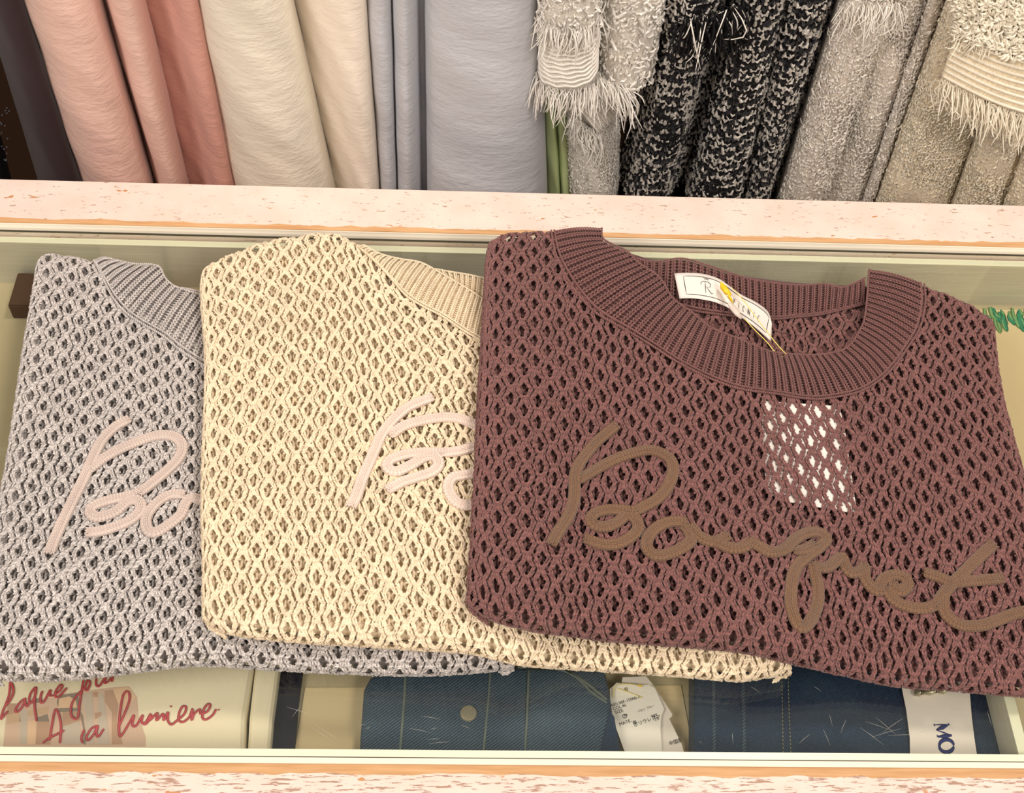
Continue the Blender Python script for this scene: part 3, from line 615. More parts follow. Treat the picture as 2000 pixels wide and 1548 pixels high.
for i, ch in enumerate('PICNIC'):
    for s_ in gl_[ch]: pp.append(LS(s_ if len(s_) > 2 else [s_[0], ((s_[0][0]+s_[1][0])/2, (s_[0][1]+s_[1][1])/2), s_[1]], (.55+i*.055, .42), (.018, .14)))
sub('label_lettering', pp, .00022, M['black'], lab)

# price tag hanging inside the maroon sweater on a yellow loop
zt = lambda x, y: MAROON.top(x, y)-.0028
pt = thing('price_tag', tuple(at(1580, 900, .96)), 'white price tag seen through the holes of the maroon sweater, hung on a yellow loop', 'tag')
tq = atf([(1486, 782), (1640, 793), (1652, 850), (1674, 1003), (1530, 978), (1496, 960)], zt)
slab('tag_card', tq, .0005, M['tagpaper'], pt)
tz = lambda x, y: zt(x, y)+.0006
for s_, a, b, h in (('R', (1512, 872), (1560, 885), .0036), ('PIC', (1592, 893), (1640, 905), .0034), ('ROS', (1530, 878), (1590, 893), .0034)):
    p = atf([a, b], tz); ex = p[1]-p[0]; text('tag_print', s_, p[0], ex, np.cross([0, 0, 1], ex), h, M['black'], pt)
ztop = lambda k: (lambda x, y: MAROON.top(x, y)+k)
loop = [atf(catmull([(1428, 560), (1455, 590), (1478, 622), (1500, 650), (1520, 675), (1538, 694)], n=24), ztop(.005)), atf(catmull([(1452, 620), (1475, 645), (1498, 668), (1512, 685), (1530, 697)], n=24), ztop(.004)), atf(catmull([(1412, 568), (1425, 585), (1440, 605)], n=8), ztop(.006))]
tubes('tag_loop', loop, .00042, .00042, M['thread'], pt, 6)
tubes('loop_clasp', [atf([(1408, 551), (1412, 560), (1420, 570), (1428, 576)], ztop(.0075))], np.array([.0016, .0026, .0028, .0020]), np.array([.0014, .0022, .0022, .0016]), M['yellow'], pt, 10)['label'] = 'yellow plastic clasp'
tubes('clasp_stub', [atf([(1420, 570), (1426, 582), (1432, 590)], ztop(.0080))], .0012, .0012, M['yellow'], pt, 8)
tubes('loop_sleeve', [atf([(1422, 590), (1430, 600), (1440, 612), (1448, 622)], ztop(.007))], .0028, .0018, M['sleeve'], pt, 10)['label'] = 'milky plastic sleeve'

# ------------------------------------------------------------------ things lying on the shelf under the glass
def onz(pts, z): p = np.array(pts, float); return at(p[:, 0], p[:, 1], z)
def clipY(P, y=.336): P = P.copy(); P[:, 1] = np.maximum(P[:, 1], y); return P
zt_ = SZ+.022
tee = thing('folded_tee', tuple(onz([(240, 1400)], SZ)[0]), 'folded white printed shirt with rose red script, under the glass at left', 'shirt')
o = slab('body', clipY(onz([(-120, 1180), (420, 1180), (494, 1300), (478, 1400), (474, 1500), (-120, 1500)], zt_)), .0205, M['tee'], tee, .006)
slab('folded_edge', clipY(onz([(498, 1190), (546, 1190), (545, 1300), (532, 1400), (524, 1500), (480, 1500), (486, 1400), (497, 1300)], zt_-.004)), .016, M['tee'], tee, .005)
def prints(lst):
    for i, (m_, pts, k) in enumerate(lst):
        slab('print_patch', clipY(onz([(p[0]/6.503, 1310+p[1]/6.503) for p in pts], zt_+.00015+.00008*k), .337), .0001, M[m_], tee)
prints([('pr_d', [(90, 430), (300, 390), (700, 330), (720, 300), (1400, 210), (1640, 190), (1740, 330), (1760, 560), (1850, 840), (1850, 960), (40, 960)], 0),
        ('pr_b', [(90, 480), (240, 460), (260, 640), (90, 680)], 1), ('pr_a', [(95, 410), (200, 410), (215, 520), (95, 560)], 2), ('pr_e', [(250, 520), (350, 480), (345, 930), (255, 930)], 1),
        ('pr_b', [(360, 500), (620, 440), (610, 540), (350, 570)], 1), ('pr_f', [(350, 640), (450, 620), (460, 930), (345, 930)], 1), ('pr_c', [(465, 590), (600, 545), (625, 640), (480, 640)], 3),
        ('pr_a', [(470, 640), (625, 640), (640, 930), (450, 930)], 2), ('pr_c', [(435, 350), (530, 340), (530, 400), (440, 400)], 2), ('pr_c', [(740, 310), (980, 275), (1010, 380), (1025, 510), (760, 520), (720, 400)], 1),
        ('pr_f', [(750, 350), (880, 320), (960, 370), (980, 465), (740, 470)], 2), ('pr_a', [(790, 520), (1030, 520), (1040, 620), (800, 700)], 2), ('pr_e', [(800, 700), (1010, 640), (1040, 930), (790, 930)], 2),
        ('pr_c', [(1025, 520), (1050, 560), (1090, 800), (1090, 930), (1060, 930), (1060, 760), (1020, 560)], 3), ('pr_e', [(1040, 290), (1170, 270), (1200, 930), (1100, 930), (1090, 600)], 2),
        ('pr_a', [(1180, 270), (1240, 265), (1240, 330), (1190, 330)], 3), ('pr_a', [(1200, 530), (1290, 520), (1280, 570), (1210, 610)], 3), ('pr_e', [(1250, 290), (1310, 280), (1400, 930), (1230, 930)], 2),
        ('pr_a', [(1330, 250), (1430, 240), (1500, 420), (1480, 640), (1560, 930), (1420, 930), (1420, 520), (1330, 390)], 2), ('pr_f', [(1440, 230), (1630, 200), (1720, 330), (1600, 520), (1500, 400)], 1)])
cv = lambda L_, o0=0, s_=6.503: [(o0+p[0]/s_, 1310+p[1]/s_) for p in L_]
strokes = [cv(q) for q in ([(15, 620), (20, 560), (60, 450), (110, 320), (125, 220), (130, 140), (165, 200), (165, 290), (120, 380), (50, 470), (20, 590), (70, 540), (100, 500)], [(310, 350), (250, 400), (200, 480), (205, 520), (260, 480), (315, 380), (310, 340), (335, 450), (370, 400)],
            [(450, 200), (385, 290), (370, 390), (400, 400), (450, 290), (455, 200), (440, 350), (442, 480), (465, 640)], [(540, 250), (515, 320), (520, 400), (560, 380), (640, 240), (630, 310), (680, 310)], [(680, 310), (760, 250), (790, 190), (765, 175), (705, 260), (700, 320), (750, 320), (850, 210)],
            [(1065, 90), (1040, 230), (1010, 420), (990, 580), (950, 605), (905, 560), (905, 440), (960, 330), (1090, 190)], [(1090, 190), (1080, 230), (1110, 240), (1145, 150), (1110, 120), (1085, 200)], [(1225, 90), (1220, 170), (1260, 190), (1340, 80), (1330, 150), (1370, 140)], [(1370, 140), (1430, 70), (1420, 140)],
            [(540, 915), (620, 850), (720, 800), (820, 750)], [(630, 880), (660, 680), (690, 520), (720, 490), (760, 600), (775, 720), (760, 915)], [(1070, 740), (1035, 840), (1050, 915)], [(1240, 690), (1160, 730), (1100, 830), (1120, 875), (1190, 800), (1240, 690), (1225, 790), (1250, 830), (1320, 730)],
            [(1500, 720), (1580, 540), (1640, 380), (1640, 280), (1600, 260), (1560, 320), (1530, 480), (1510, 680), (1520, 820), (1560, 790), (1640, 660), (1700, 560), (1680, 680), (1730, 690), (1810, 560), (1800, 640), (1850, 670), (1940, 560)])]
strokes += [cv(q, 280, 6.25) for q in ([(0, 640), (30, 620), (90, 520), (75, 600), (170, 510), (160, 600), (240, 520), (250, 600), (300, 500), (300, 600), (340, 650), (400, 610), (500, 520), (520, 440), (480, 430), (440, 500), (430, 590), (480, 620), (560, 560), (600, 460), (590, 600), (620, 520), (690, 465), (700, 520), (780, 490), (815, 420), (790, 400), (740, 460), (720, 560), (760, 590), (840, 540), (890, 460)], [(330, 420), (335, 430), (340, 440)], [(918, 462), (920, 472), (922, 480)])]
tubes('printed_script', [onz(catmull(q, 1.5), zt_+.0009) for q in strokes], .00085, .0001, M['script_red'], tee, 4)['label'] = 'rose red handwriting print'

bd_ = thing('navy_band', tuple(onz([(560, 1400)], SZ)[0]), 'dark navy band lying between the white shirt and the beige card under the glass', 'strap')
slab('band', clipY(onz([(546, 1150), (600, 1150), (591, 1310), (583, 1370), (572, 1500), (526, 1500), (536, 1400), (544, 1310)], SZ+.006)), .0055, M['navyband'], bd_, .001)
cd = slab('display_card', clipY(onz([(596, 1342), (712, 1342), (1330, 1338), (1360, 1500), (570, 1500)], SZ+.0012)), .001, M['card']); tag(cd, 'pale card on the shelf between the navy band and the denim jacket', 'card')
bk = box('wooden_block', *[float(v) for v in (at(24, 560, SZ+.02)[0], at(70, 560, SZ+.02)[0])], .755, .795, SZ, SZ+.018, M['brown_box'], None, .001); tag(bk, 'small dark brown block at the far side of the case by the grey sweater', 'block')

# denim jacket
zj = SZ+.024
jk = thing('denim_jacket', tuple(onz([(950, 1400)], SZ)[0]), 'folded washed blue denim jacket with a metal button under the glass', 'jacket')
slab('body', clipY(onz([(722, 1322), (745, 1308), (860, 1303), (1000, 1300), (1183, 1308), (1190, 1340), (1196, 1380), (1204, 1440), (1212, 1520), (700, 1520), (703, 1440), (710, 1345)], zj)), .022, M['denim_a'], jk, .005)
def seam(name, pts, par, m_, rw=.0011, rh=.0008, z=zj): return tubes(name, [onz(catmull(pts, 3), z+.0002)], rw, rh, m_, par, 6)
for q in ([(792, 1310), (790, 1360), (786, 1410), (780, 1480)], [(958, 1305), (955, 1360), (950, 1410), (943, 1480)], [(1033, 1308), (1031, 1360), (1028, 1420), (1024, 1480)], [(1100, 1306), (1130, 1325), (1155, 1350), (1186, 1372)], [(1010, 1303), (1060, 1302), (1110, 1312), (1145, 1333), (1186, 1366)]): seam('seam', q, jk, M['seam_a'])
slab('placket', clipY(onz([(960, 1308), (1028, 1308), (1024, 1480), (946, 1480)], zj+.0012)), .0012, M['denim_a'], jk, .0004)
slab('side_panel', clipY(onz([(1190, 1385), (1200, 1400), (1215, 1500), (1170, 1500), (1175, 1450)], zj+.001)), .001, M['denim_b'], jk)
bm = bmesh.new(); bmesh.ops.create_cone(bm, cap_ends=True, segments=32, radius1=.0062, radius2=.0056, depth=.0018)
bp = onz([(915, 1392)], zj+.0012)[0]
for v in bm.verts: v.co = Vector(bp)+v.co
bmesh.ops.bevel(bm, geom=[e for e in bm.edges if all(v.co.z > bp[2] for v in e.verts)], offset=.0005, segments=2, affect='EDGES')
me = bpy.data.meshes.new('button'); bm.to_mesh(me); bm.free(); link('button', me, M['steel'], jk)['label'] = 'round metal button'
# tags beside the jacket
zg = SZ+.012
tg = thing('hang_tag', tuple(onz([(1250, 1400)], SZ)[0]), 'pair of white printed garment tags beside the denim jacket under the glass', 'tag')
slab('back_card', clipY(onz([(1216, 1322), (1262, 1320), (1278, 1340), (1313, 1394), (1312, 1399), (1307, 1403), (1331, 1452), (1345, 1500), (1235, 1500), (1205, 1400)], zg)), .0006, M['paper'], tg)['label'] = 'rear white tag card'
slab('front_card', clipY(onz([(1191, 1345), (1204, 1333), (1268, 1337), (1279, 1343), (1297, 1384), (1291, 1400), (1290, 1425), (1295, 1500), (1236, 1500), (1218, 1462), (1193, 1392)], zg+.003)), .0006, M['tagpaper'], tg)['label'] = 'front white tag card with print'
def tt(s_, a, b, h, z=zg+.0034, par=tg):
    p = onz([a, b], z); ex = p[1]-p[0]; text('tag_print', s_, p[0], ex, np.cross([0, 0, 1], ex), h, M['black'], par)
tt('NO.00F-15000-A', (1195, 1380), (1236, 1367), .0033); tt('COL.46', (1198, 1387), (1236, 1374.5), .0033); tt('SIZE', (1202, 1394), (1236, 1383), .0035); tt('M', (1220, 1400), (1236, 1395), .0032)
tt('MATE.', (1211, 1417), (1236, 1408), .0034); tt('綿', (1237, 1414), (1260, 1406), .003); tt('ポリウレタン', (1239, 1419), (1266, 1409), .0036); tt('98%', (1273, 1402), (1284, 1398), .0032); tt('2%', (1279, 1407), (1288, 1404), .0032); tt('パルト ブルー', (1246, 1391), (1274, 1381), .0022)
tt('中国製', (1308, 1455), (1324, 1450), .0036, zg+.0005)
ring = [(1220+3.8*math.cos(t), 1398+3.8*math.sin(t)) for t in np.linspace(0, 6.28, 14)]; tubes('tag_print', [onz(ring, zg+.0034)], .0002, .0001, M['black'], tg, 4)
hole = [(1223+2.6*math.cos(t), 1345.5+2.2*math.sin(t)) for t in np.linspace(0, 6.28, 14)]; tubes('eyelet', [onz(hole, zg+.0034)], .0006, .0003, M['steel'], tg, 4)
tubes('tag_string', [onz(catmull([(1198, 1362), (1199, 1345), (1205, 1337), (1228, 1335), (1250, 1339)], 2), zg+.005), onz(catmull([(1205, 1343), (1230, 1352), (1256, 1362)], 2), zg+.004)], .0003, .0003, M['thread'], tg, 5)
tubes('string_clasp', [onz([(1247, 1338), (1250, 1338.5), (1254, 1339)], zg+.0055)], .0012, .001, M['yellow'], tg, 8)

# dark jeans
zd = SZ+.026
jn = thing('folded_jeans', tuple(onz([(1600, 1400)], SZ)[0]), 'folded dark indigo jeans with a white paper band under the glass at right', 'jeans')
slab('leg_panel', clipY(onz([(1355, 1290), (1600, 1240), (1900, 1260), (1942, 1330), (1950, 1370), (1962, 1420), (1985, 1520), (1358, 1520)], zd)), .024, M['denim_b'], jn, .005)
for q in ([(1527, 1300), (1528, 1380), (1530, 1480)], [(1539, 1300), (1541, 1380), (1545, 1480)], [(1944, 1355), (1950, 1400), (1958, 1480)]):
    P = onz(catmull(q, 7.5), zd+.0006); tubes('stitch_line', [np.array([P[i], (P[i]*2+P[i+1])/3, P[i]*.35+P[i+1]*.65]) for i in range(len(P)-1)], .0005, .0004, M['seam_b'], jn, 4, kind='stuff')
for q in ([(1394, 1310), (1395, 1480)], [(1450, 1310), (1453, 1400), (1453, 1480)]): seam('seam', q, jn, M['denim_a'], .0013, .0007, zd)
pb = slab('paper_band', clipY(onz([(1758, 1250), (1890, 1250), (1894, 1350), (1898, 1400), (1903, 1440), (1913, 1500), (1780, 1500), (1777, 1440), (1770, 1385), (1760, 1335)], zd+.004)), .0005, M['paper'], None); pb.parent = jn; pb.location = -jn.location; pb['label'] = 'white paper band with blue letters'
def mo(L_, w_): return tubes('band_lettering', [onz([(1740+x/6.79, 1320+y/6.79) for x, y in L_], zd+.0044)], w_, .0001, M['inkblue'], None, 4)
def lin_(a, b): return [a, ((a[0]+b[0])/2, (a[1]+b[1])/2), b]
for L_, w_ in ((lin_((575, 645), (765, 638)), .0006), (lin_((755, 650), (605, 712)), .0016), (lin_((602, 714), (800, 780)), .0006), (lin_((625, 802), (805, 785)), .0016), (lin_((572, 630), (582, 662)), .0006), (lin_((764, 622), (770, 655)), .0006), (lin_((612, 775), (630, 815)), .0006), (lin_((795, 765), (806, 800)), .0006)):
    o = mo(L_, w_); o.parent = pb
tt_ = np.linspace(0, 2*PI, 32); Pq = onz([(1740+(738+95*math.cos(t))/6.79, 1320+(922+84*math.sin(t))/6.79) for t in tt_], zd+.0044)
o = tubes('band_lettering', [Pq], .0008+.0007*np.abs(np.sin(tt_)), .0001, M['inkblue'], None, 4); o.parent = pb
clip = thing('metal_clip', tuple(onz([(1810, 1350)], zd+.004)[0]), 'small metal clip holding the white paper band by the maroon hem', 'clip')
for q in ([(1786, 1356), (1797, 1351)], [(1802, 1353), (1827, 1349)], [(1832, 1351), (1848, 1347)]):
    tubes('clip_barrel', [onz([q[0], ((q[0][0]+q[1][0])/2, (q[0][1]+q[1][1])/2), q[1]], zd+.0075)], .0026, .0026, M['steel'], clip, 12)
slab('clip_plate', onz([(1786, 1330), (1850, 1326), (1850, 1350), (1786, 1358)], zd+.0056), .001, M['steel'], clip)
# watercolour card in the right hand compartment
wc = thing('watercolour_card', tuple(onz([(2000, 660)], SZ)[0]), 'cream card with green watercolour strokes in the right compartment', 'card')
slab('card', onz([(1840, 604), (2120, 606), (2160, 800), (2180, 1300), (1990, 1300), (1900, 800)], SZ+.002), .0015, M['card'], wc)
for i in range(46):
    x = 1922+rng.random()*110; y = 600+rng.random()*22-abs(x-1985)*.05; Ln = 14+22*rng.random()
    P = onz(catmull([(x, y), (x+3, y+Ln*.5), (x+8+6*rng.random(), y+Ln)], 4), SZ+.0023+.0001*rng.random())
    tubes('brush_stroke', [P], .0012+.0012*rng.random(), .00012, M['greenink' if rng.random() < .6 else 'greenink2'], wc, 4)

# ------------------------------------------------------------------ garments hanging behind the counter
RAILZ = 1.50
rk = thing('clothes_rail', (0.1, .985, 0), 'steel clothes rail carrying the garments behind the counter', 'rail')
tubes('rail_bar', [np.array([[x, .985, RAILZ] for x in np.linspace(-.9, 1.1, 6)])], .012, .012, M['chrome'], rk, 12)
for x in (-.88, 1.08):
    tubes('upright', [np.array([[x, .985, z] for z in (0.0, .5, 1.0, RAILZ)])], .012, .012, M['chrome'], rk, 12, (0, 1, 0))
def cloth_surface(ctrl, y0=0, y1=360):
    top_ = np.array([atY(a, y0, Y) for a, b, Y in ctrl]); bot = np.array([atY(b, y1, Y) for a, b, Y in ctrl])
    n = max(30, len(ctrl)*9); T = resample(catmull(top_, n=n*3), n) if False else catmull_u(top_, 9); B = catmull_u(bot, 9)
    def S(u, z):
        u = np.clip(u, 0, 1)*(len(T)-1); g = lambda A: np.stack([np.interp(u, np.arange(len(A)), A[:, k]) for k in range(3)], -1)
        t, b = g(T), g(B); f = np.clip((z-b[..., 2])/(t[..., 2]-b[..., 2]), -1.2, 2.0); p = b+(t-b)*f[..., None]; p[..., 2] = z; return p
    S.len = arc(B)[-1]; return S
def catmull_u(P, k):
    Q = np.vstack([2*P[0]-P[1], P, 2*P[-1]-P[-2]]); out = []
    for i in range(1, len(Q)-2):
        t = np.linspace(0, 1, k, endpoint=False)[:, None]; a, b, c, d = Q[i-1], Q[i], Q[i+1], Q[i+2]
        out.append(0.5*((2*b)+(-a+c)*t+(2*a-5*b+4*c-d)*t*t+(-a+3*b-3*c+d)*t**3))
    return np.vstack(out+[P[-1:]])
def hang(name, ctrl, m_, label, cat='garment', zlo=.45, zhi=RAILZ, wav=.0012, group='garments hanging on the rail', thick=.0012, part='panel'):
    S = cloth_surface(ctrl); p0 = S(np.array(.5), np.array(zlo)); root = thing(name, tuple(p0), label, cat, group)
    u = np.linspace(0, 1, len(ctrl)*9); z = np.concatenate([np.linspace(zlo, .80, 10, endpoint=False), np.linspace(.80, 1.15, 60, endpoint=False), np.linspace(1.15, zhi, 14)])
    U, Z = np.meshgrid(u, z, indexing='ij'); P = S(U, Z); P[..., 1] += wav*np.sin(Z*38+U*9+len(ctrl))+wav*.6*np.sin(Z*90+U*21)
    t = sst(Z, 1.2, RAILZ); P[..., 1] = P[..., 1]*(1-t)+(.985-.013*(1 if True else 0))*t
    grid(part, P, m_, root, thick=thick); return root, S
hang('hanging_trousers', [(-160, -70, .985), (-120, -30, .96), (-96, 0, .955), (-80, 18, .97), (-70, 24, .99)], M['navy'], 'navy garment with tiny sparkles at the far left edge', 'garment')
sp = bpy.data.objects[-1]
hang('hanging_garment', [(-32, 78, .985), (-28, 82, .962), (-5, 108, .945), (25, 140, .945), (44, 158, .958), (48, 162, .985)], M['plum'], 'dark plum smooth garment hanging left of the pale pink one', wav=.0003)
hang('hanging_garment', [(47, 162, .985), (50, 165, .955), (78, 195, .934), (115, 230, .930), (150, 258, .934), (184, 288, .950), (197, 299, .975), (202, 304, .995), (208, 309, .975), (214, 314, .952), (235, 330, .942), (262, 350, .948), (282, 366, .972), (286, 370, 1.0)], M['pink'], 'pale pink crinkled garment with a wide and a narrow fold')
hang('hanging_garment', [(270, 356, 1.0), (290, 374, .985), (315, 396, .978), (332, 410, .966), (355, 428, .948), (380, 450, .948), (392, 460, .97), (394, 463, 1.0)], M['coral'], 'coral pink crinkled garment hanging right of the pale pink one')
hang('hanging_garment', [(382, 452, .995), (386, 456, .962), (410, 486, .936), (450, 530, .924), (500, 575, .924), (540, 610, .934), (562, 638, .950), (572, 652, .972), (574, 655, .995)], M['cloth_cream'], 'cream crinkled garment with one broad rounded fold')
hang('hanging_garment', [(572, 650, .99), (590, 664, .972), (612, 682, .962), (645, 702, .946), (685, 722, .942), (712, 738, .955), (718, 746, .99)], M['ivory'], 'ivory garment between the cream and the blue grey ones')
hang('hanging_garment', [(714, 741, .99), (720, 745, .958), (738, 755, .946), (758, 770, .950), (766, 776, .966), (771, 780, .950), (790, 796, .940), (810, 816, .952), (817, 823, .970), (829, 834, .970), (833, 837, .952), (850, 850, .935), (900, 895, .924), (970, 965, .920), (1025, 1030, .928), (1050, 1060, .945), (1056, 1068, .98)], M['blue'], 'pale blue grey crinkled garment with two narrow folds and a broad panel')
hang('hanging_garment', [(1045, 1062, .995), (1055, 1075, .978), (1066, 1088, .974), (1072, 1095, .984), (1078, 1101, .972), (1092, 1112, .978), (1098, 1120, 1.0)], M['green'], 'pale green garment showing as a sliver beside the blue grey one')
# sequins on the navy garment
Ps = [atY(rng.random()*20-2, 205+rng.random()*125, .952) for _ in range(18)]
acc = Acc(); Ps = np.array(Ps); acc.legs(Ps, Ps+np.array([.0012, 0, .0004]), np.tile([0, -1., 0], (18, 1)), .0008, .0002, sides=5, rings=3, jit=.4, tint=np.array([.10, .13, .17])); 
nv = [o for o in bpy.data.objects if o.name.startswith('hanging_trousers')][0]; nv.name = 'hanging_garment'
acc.build('sequin', M['bw'], nv, 'stuff')

def boucle(S, root, m_, pitch, row, zlo=.80, zhi=1.14, u0=0.02, u1=.98, rad=.0013, loose=.0012, tintf=None, bowd=.002, vshape=True, name='boucle_loops'):
    nu = int(S.len*(u1-u0)/pitch); nz = int((zhi-zlo)/row); u, z = np.meshgrid(u0+(np.arange(nu)+.5)/nu*(u1-u0), zlo+np.arange(nz)*row, indexing='ij')
    u = u.ravel()+rng.normal(0, .1/nu, u.size); z = z.ravel()+rng.normal(0, row*.15, z.size); du = (u1-u0)/nu*.5
    c = S(u, z); a = S(u-du, z+row*.7); b = S(u+du, z+row*.7); e = .004
    Nn = nrm(np.cross(S(u+e, z)-S(u-e, z), S(u, z+.004)-S(u, z-.004))); Nn *= -np.sign(Nn[:, 1:2]); n = len(u); acc = Acc()
    for en, s_ in ((a, -1), (b, 1)):
        j1 = rng.normal(0, loose, (n, 3)); j2 = rng.normal(0, loose, (n, 3)); tint = None
        if tintf is not None: tint = tintf(u, z)
        acc.legs(c+Nn*.0008+j1*.4, en+Nn*.0008+j2, Nn, rad*(1+.25*rng.standard_normal(n)).clip(.5, 1.6), .0010, side=np.tile([0, 0, -bowd*.3], (n, 1)), sides=5, rings=3, jit=.12, tint=tint)
    o = acc.build(name, m_, root, 'stuff'); return o
def fringe(name, roots, dirs, length, m_, parent, rad=.0005, curl=.004, n=1, clump=.002):
    acc = Acc(); paths = []
    for p, d in zip(roots, dirs):
        for _ in range(n):
            q = p+rng.normal(0, clump, 3)*np.array([1, .5, .3]); l = length*(.7+.5*rng.random()); d_ = d+rng.normal(0, .16, 3); c_ = rng.normal(0, curl, 3)
            ts = np.linspace(0, 1, 6)[:, None]; paths.append(q+d_*l*ts+c_*np.sin(ts*PI)+rng.normal(0, curl, 3)*ts**2)
    V = []; T = []; k = 0
    for P in paths:
        v, q, cap = tubeVF(P, rad, rad, 4, (0.3, -1, 0.1)); V.append(v); T.append(q+k); k += len(v)
    return mesh(name, np.concatenate(V), np.concatenate(T), m_, parent, col=np.ones(3))
gJ = 'boucle and tweed jackets hanging on the rail'
# light grey jacket
root, S = hang('hanging_jacket', [(1096, 1112, 1.0), (1100, 1116, .975), (1125, 1135, .962), (1155, 1160, .956), (1185, 1188, .962), (1203, 1202, .978), (1208, 1208, 1.0)], M['boucle_grey_in'], 'light grey fringed boucle jacket next to the blue grey garment', 'jacket', group=gJ, zlo=.5)
boucle(S, root, M['boucle_grey'], .0055, .0042, rad=.0007, zhi=1.03, loose=.0009)
# its front sleeve
def sleeve(ctrl, z0, z1, m_, parent, name='sleeve'):
    S = cloth_surface(ctrl); u = np.linspace(0, 1, len(ctrl)*8); z = np.linspace(z0, z1, 30); U, Z = np.meshgrid(u, z, indexing='ij'); P = S(U, Z)
    grid(name, P, m_, parent, thick=.001); return S
zc = float(atY(1105, 172, .915)[2]); zf_ = float(atY(1105, 95, .915)[2])
S1 = sleeve([(1062, 1044, .955), (1058, 1042, .935), (1070, 1060, .918), (1105, 1100, .912), (1145, 1140, .916), (1168, 1160, .932), (1170, 1160, .955)], zc, 1.20, M['boucle_grey_in'], root)
boucle(S1, root, M['boucle_grey'], .007, .006, zlo=zf_+.01, zhi=1.14, rad=.0011, loose=.003)
us = np.linspace(.08, .92, 40)
for k in range(9): # woven band: separate cords
    zz = zc+(zf_-zc)*(k+.5)/9.0; P = S1(np.linspace(.05, .95, 60), np.full(60, zz)+.0007*np.sin(np.linspace(0, 40, 60)+k)+np.linspace(0, .006, 60)); P[:, 1] -= .0012
    tubes('cuff_cord', [P], .0011, .0011, M['boucle_grey'], root, 6, (0, -1, 0))
down = np.array([0, -.04, -1.]); R_ = S1(us, np.full(40, zc+.002)); R_[:, 1] -= .001
fringe('cuff_fringe', R_, [down]*40, .031, M['boucle_grey'], root, .0006, .0022, 4)
R_ = S1(us, np.full(40, zf_+.026)); R_[:, 1] -= .003
fringe('cuff_fringe', R_, [down]*40, .026, M['boucle_grey'], root, .0006, .0022, 4)
# second sleeve
z2 = float(atY(1200, 175, .94)[2])
S2 = sleeve([(1170, 1150, .975), (1178, 1160, .952), (1205, 1180, .938), (1245, 1200, .936), (1280, 1222, .944), (1300, 1240, .965)], z2, 1.20, M['boucle_grey_in'], root)
boucle(S2, root, M['boucle_grey'], .0075, .006, zlo=z2-.002, zhi=1.14, rad=.0013, loose=.003)
pth = np.array([atY(x, y, .932) for x, y in zip(np.linspace(1162, 1225, 24), np.interp(np.linspace(1162, 1225, 24), [1162, 1190, 1225], [150, 158, 178]))])
fringe('cuff_fringe', pth, [np.array([.35 if i > 8 else .1, -.05, -1.]) for i in range(24)], .033, M['boucle_grey'], root, .0006, .003, 5)
q4 = np.array([atY(*p) for p in ((1130, 215, .948), (1172, 168, .946), (1212, 215, .946), (1168, 262, .948))]); 
a_, b_ = np.meshgrid(np.linspace(0, 1, 10), np.linspace(0, 1, 10), indexing='ij'); a_ = a_[..., None]; b_ = b_[..., None]
grid('rear_cuff', (1-a_)*(1-b_)*q4[0]+a_*(1-b_)*q4[1]+a_*b_*q4[2]+(1-a_)*b_*q4[3], M['boucle_grey_in'], root, thick=.001)
for k in range(8):
    p = q4[0]+(q4[1]-q4[0])*(k+.5)/8; q = q4[3]+(q4[2]-q4[3])*(k+.5)/8; P = np.array([p, p*.66+q*.34, p*.34+q*.66, q]); P[:, 1] -= .001; tubes('cuff_cord', [P], .0009, .0009, M['boucle_grey'], root, 5, (0, -1, 0))
pth = np.array([atY(x, y, .945) for x, y in zip(np.linspace(1118, 1172, 22), np.linspace(232, 262, 22))])
fringe('cuff_fringe', pth, [np.array([.1, -.05, -1.])]*22, .030, M['boucle_grey'], root, .0006, .003, 4)

# black and white boucle coat
ctrlBW = [(1290, 1196, 1.01), (1296, 1215, .995), (1304, 1234, .972), (1335, 1252, .952), (1365, 1280, .946), (1395, 1302, .956), (1402, 1314, .985), (1425, 1332, 1.0), (1448, 1350, .978), (1462, 1368, .954), (1490, 1405, .942), (1520, 1440, .950), (1534, 1458, .970), (1546, 1468, .958), (1578, 1486, .946), (1610, 1502, .958), (1620, 1508, .985), (1632, 1524, 1.005)]
root, S = hang('hanging_coat', ctrlBW, M['bw_in'], 'black and white chunky boucle coat hanging in the middle right', 'coat', group=gJ, zlo=.5)
def tbw(u, z):
    k = np.sin(z*560+np.sin(u*160)*1.5)*1.1+rng.normal(0, .55, len(u)); w_ = (k > -.15).astype(float)[:, None]
    return w_*np.array([.66, .62, .56])+(1-w_)*np.array([.012, .011, .014])
boucle(S, root, M['bw'], .0104, .0056, rad=.0015, loose=.0010, bowd=.006, tintf=tbw, name='boucle_loops')
pth = np.array([atY(x, y, .935) for x, y in zip(np.linspace(1345, 1440, 26), np.interp(np.linspace(1345, 1440, 26), [1345, 1440], [40, 10]))])
fo = fringe('pocket_fringe', pth, [np.array([.05, -.1, -1.])]*26, .040, M['bw_in'], root, .0009, .006, 4); fringe('pocket_fringe', pth[::2], [np.array([.05, -.15, -1.])]*13, .032, M['tweed'], root, .0007, .006, 2)

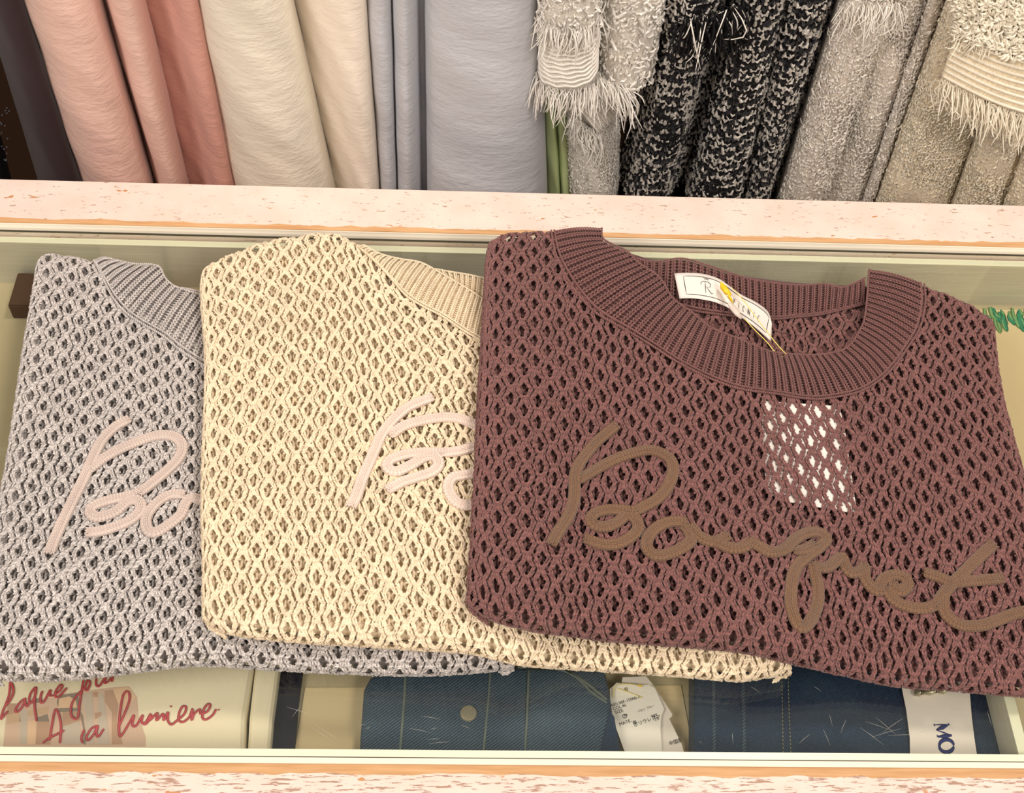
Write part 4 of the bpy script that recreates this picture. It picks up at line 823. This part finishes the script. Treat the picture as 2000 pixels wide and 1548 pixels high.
# warm grey tweed jacket
ctrlT = [(1632, 1520, 1.0), (1640, 1530, .968), (1665, 1552, .950), (1700, 1580, .944), (1730, 1608, .956), (1740, 1620, .974), (1760, 1640, .972), (1785, 1665, .968), (1805, 1688, .974), (1810, 1692, .985), (1816, 1698, .966), (1828, 1706, .960), (1840, 1716, .974), (1843, 1720, 1.0)]
root, S = hang('hanging_jacket', ctrlT, M['tweed_in'], 'warm grey looped tweed jacket hanging right of the black and white coat', 'jacket', group=gJ, zlo=.5)
boucle(S, root, M['tweed'], .0066, .0045, rad=.0010, loose=.0012)
pth = np.array([atY(x, 4+6*rng.random(), .935) for x in np.linspace(1655, 1760, 26)]); fringe('pocket_fringe', pth, [down]*26, .028, M['tweed'], root, .0006, .004, 4)

# cream knit jacket
ctrlC = [(1843, 1716, 1.0), (1848, 1722, .968), (1865, 1740, .954), (1890, 1765, .950), (1925, 1800, .958), (1960, 1835, .962), (1990, 1860, .974), (1998, 1868, .985), (2010, 1882, .960), (2040, 1910, .952), (2075, 1945, .958), (2100, 1972, .975), (2108, 1980, .96), (2150, 2020, .95), (2200, 2070, .96)]
root, S = hang('hanging_jacket', ctrlC, M['cboucle_in'], 'cream knitted jacket with a fringed pocket flap at the right edge', 'jacket', group=gJ, zlo=.5)
boucle(S, root, M['cboucle'], .0062, .0044, rad=.0009, loose=.0009)
fl = [(1862, 30), (1848, 100), (1836, 150)]
tl, tr_, bl, br = atY(1868, 62, .925), atY(2060, 118, .912), atY(1838, 150, .922), atY(2060, 235, .908)
ft = atY(1850, -40, .93), atY(2100, -40, .92)
a1 = np.linspace(0, 1, 40)[:, None]
topl = tl+(tr_-tl)*a1; botl = bl+(br-bl)*a1; bulge = np.sin(a1*PI)*np.array([0, -.010, 0]); topl = topl+bulge; botl = botl+bulge
vv = np.linspace(0, 1, 12)[None, :, None]; grid('pocket_flap', topl[:, None]*(1-vv)+botl[:, None]*vv, M['cboucle_in'], root, thick=.002)
for k in range(8):
    P = topl*(1-(k+.5)/8)+botl*((k+.5)/8); P = P+np.array([0, -.0018, 0]); tubes('flap_cord', [P], .0016, .0013, M['cboucle'], root, 6, (0, -1, 0))
fringe('flap_fringe', resample(botl, 60)+np.array([0, -.002, 0]), [np.array([.25, -.08, -1.])]*60, .030, M['cboucle'], root, .0008, .003, 4)
upl = np.array([atY(x, -60, .935) for x in np.linspace(1858, 2140, 40)]); upl = upl+bulge
Pu = upl[:, None]*(1-vv)+topl[:, None]*vv; grid('sleeve', Pu, M['cboucle_in'], root, thick=.002)
acc = Acc(); n = 1500; i_ = rng.integers(0, 39, n); j_ = rng.integers(0, 11, n); c0 = Pu[i_, j_]+rng.random((n, 1))*(Pu[i_+1, j_]-Pu[i_, j_])+rng.random((n, 1))*(Pu[i_, j_+1]-Pu[i_, j_]); d_ = rng.normal(0, 1, (n, 3)); d_[:, 1] *= .2
acc.legs(c0+np.array([0, -.003, 0]), c0+np.array([0, -.003, 0])+nrm(d_)*.007, np.tile([0, -1., 0.05], (n, 1)), .0012, .002, sides=5, rings=4, jit=.12); acc.build('boucle_loops', M['cboucle'], root, 'stuff')
fringe('flap_fringe', resample(topl, 30)[:10]+np.array([0, -.002, .004]), [np.array([-.2, -.05, -1.])]*10, .012, M['cboucle'], root, .0007, .003, 4)

print('triangles', sum(len(o.data.loops)-2*len(o.data.polygons) for o in bpy.data.objects if o.type == 'MESH'))
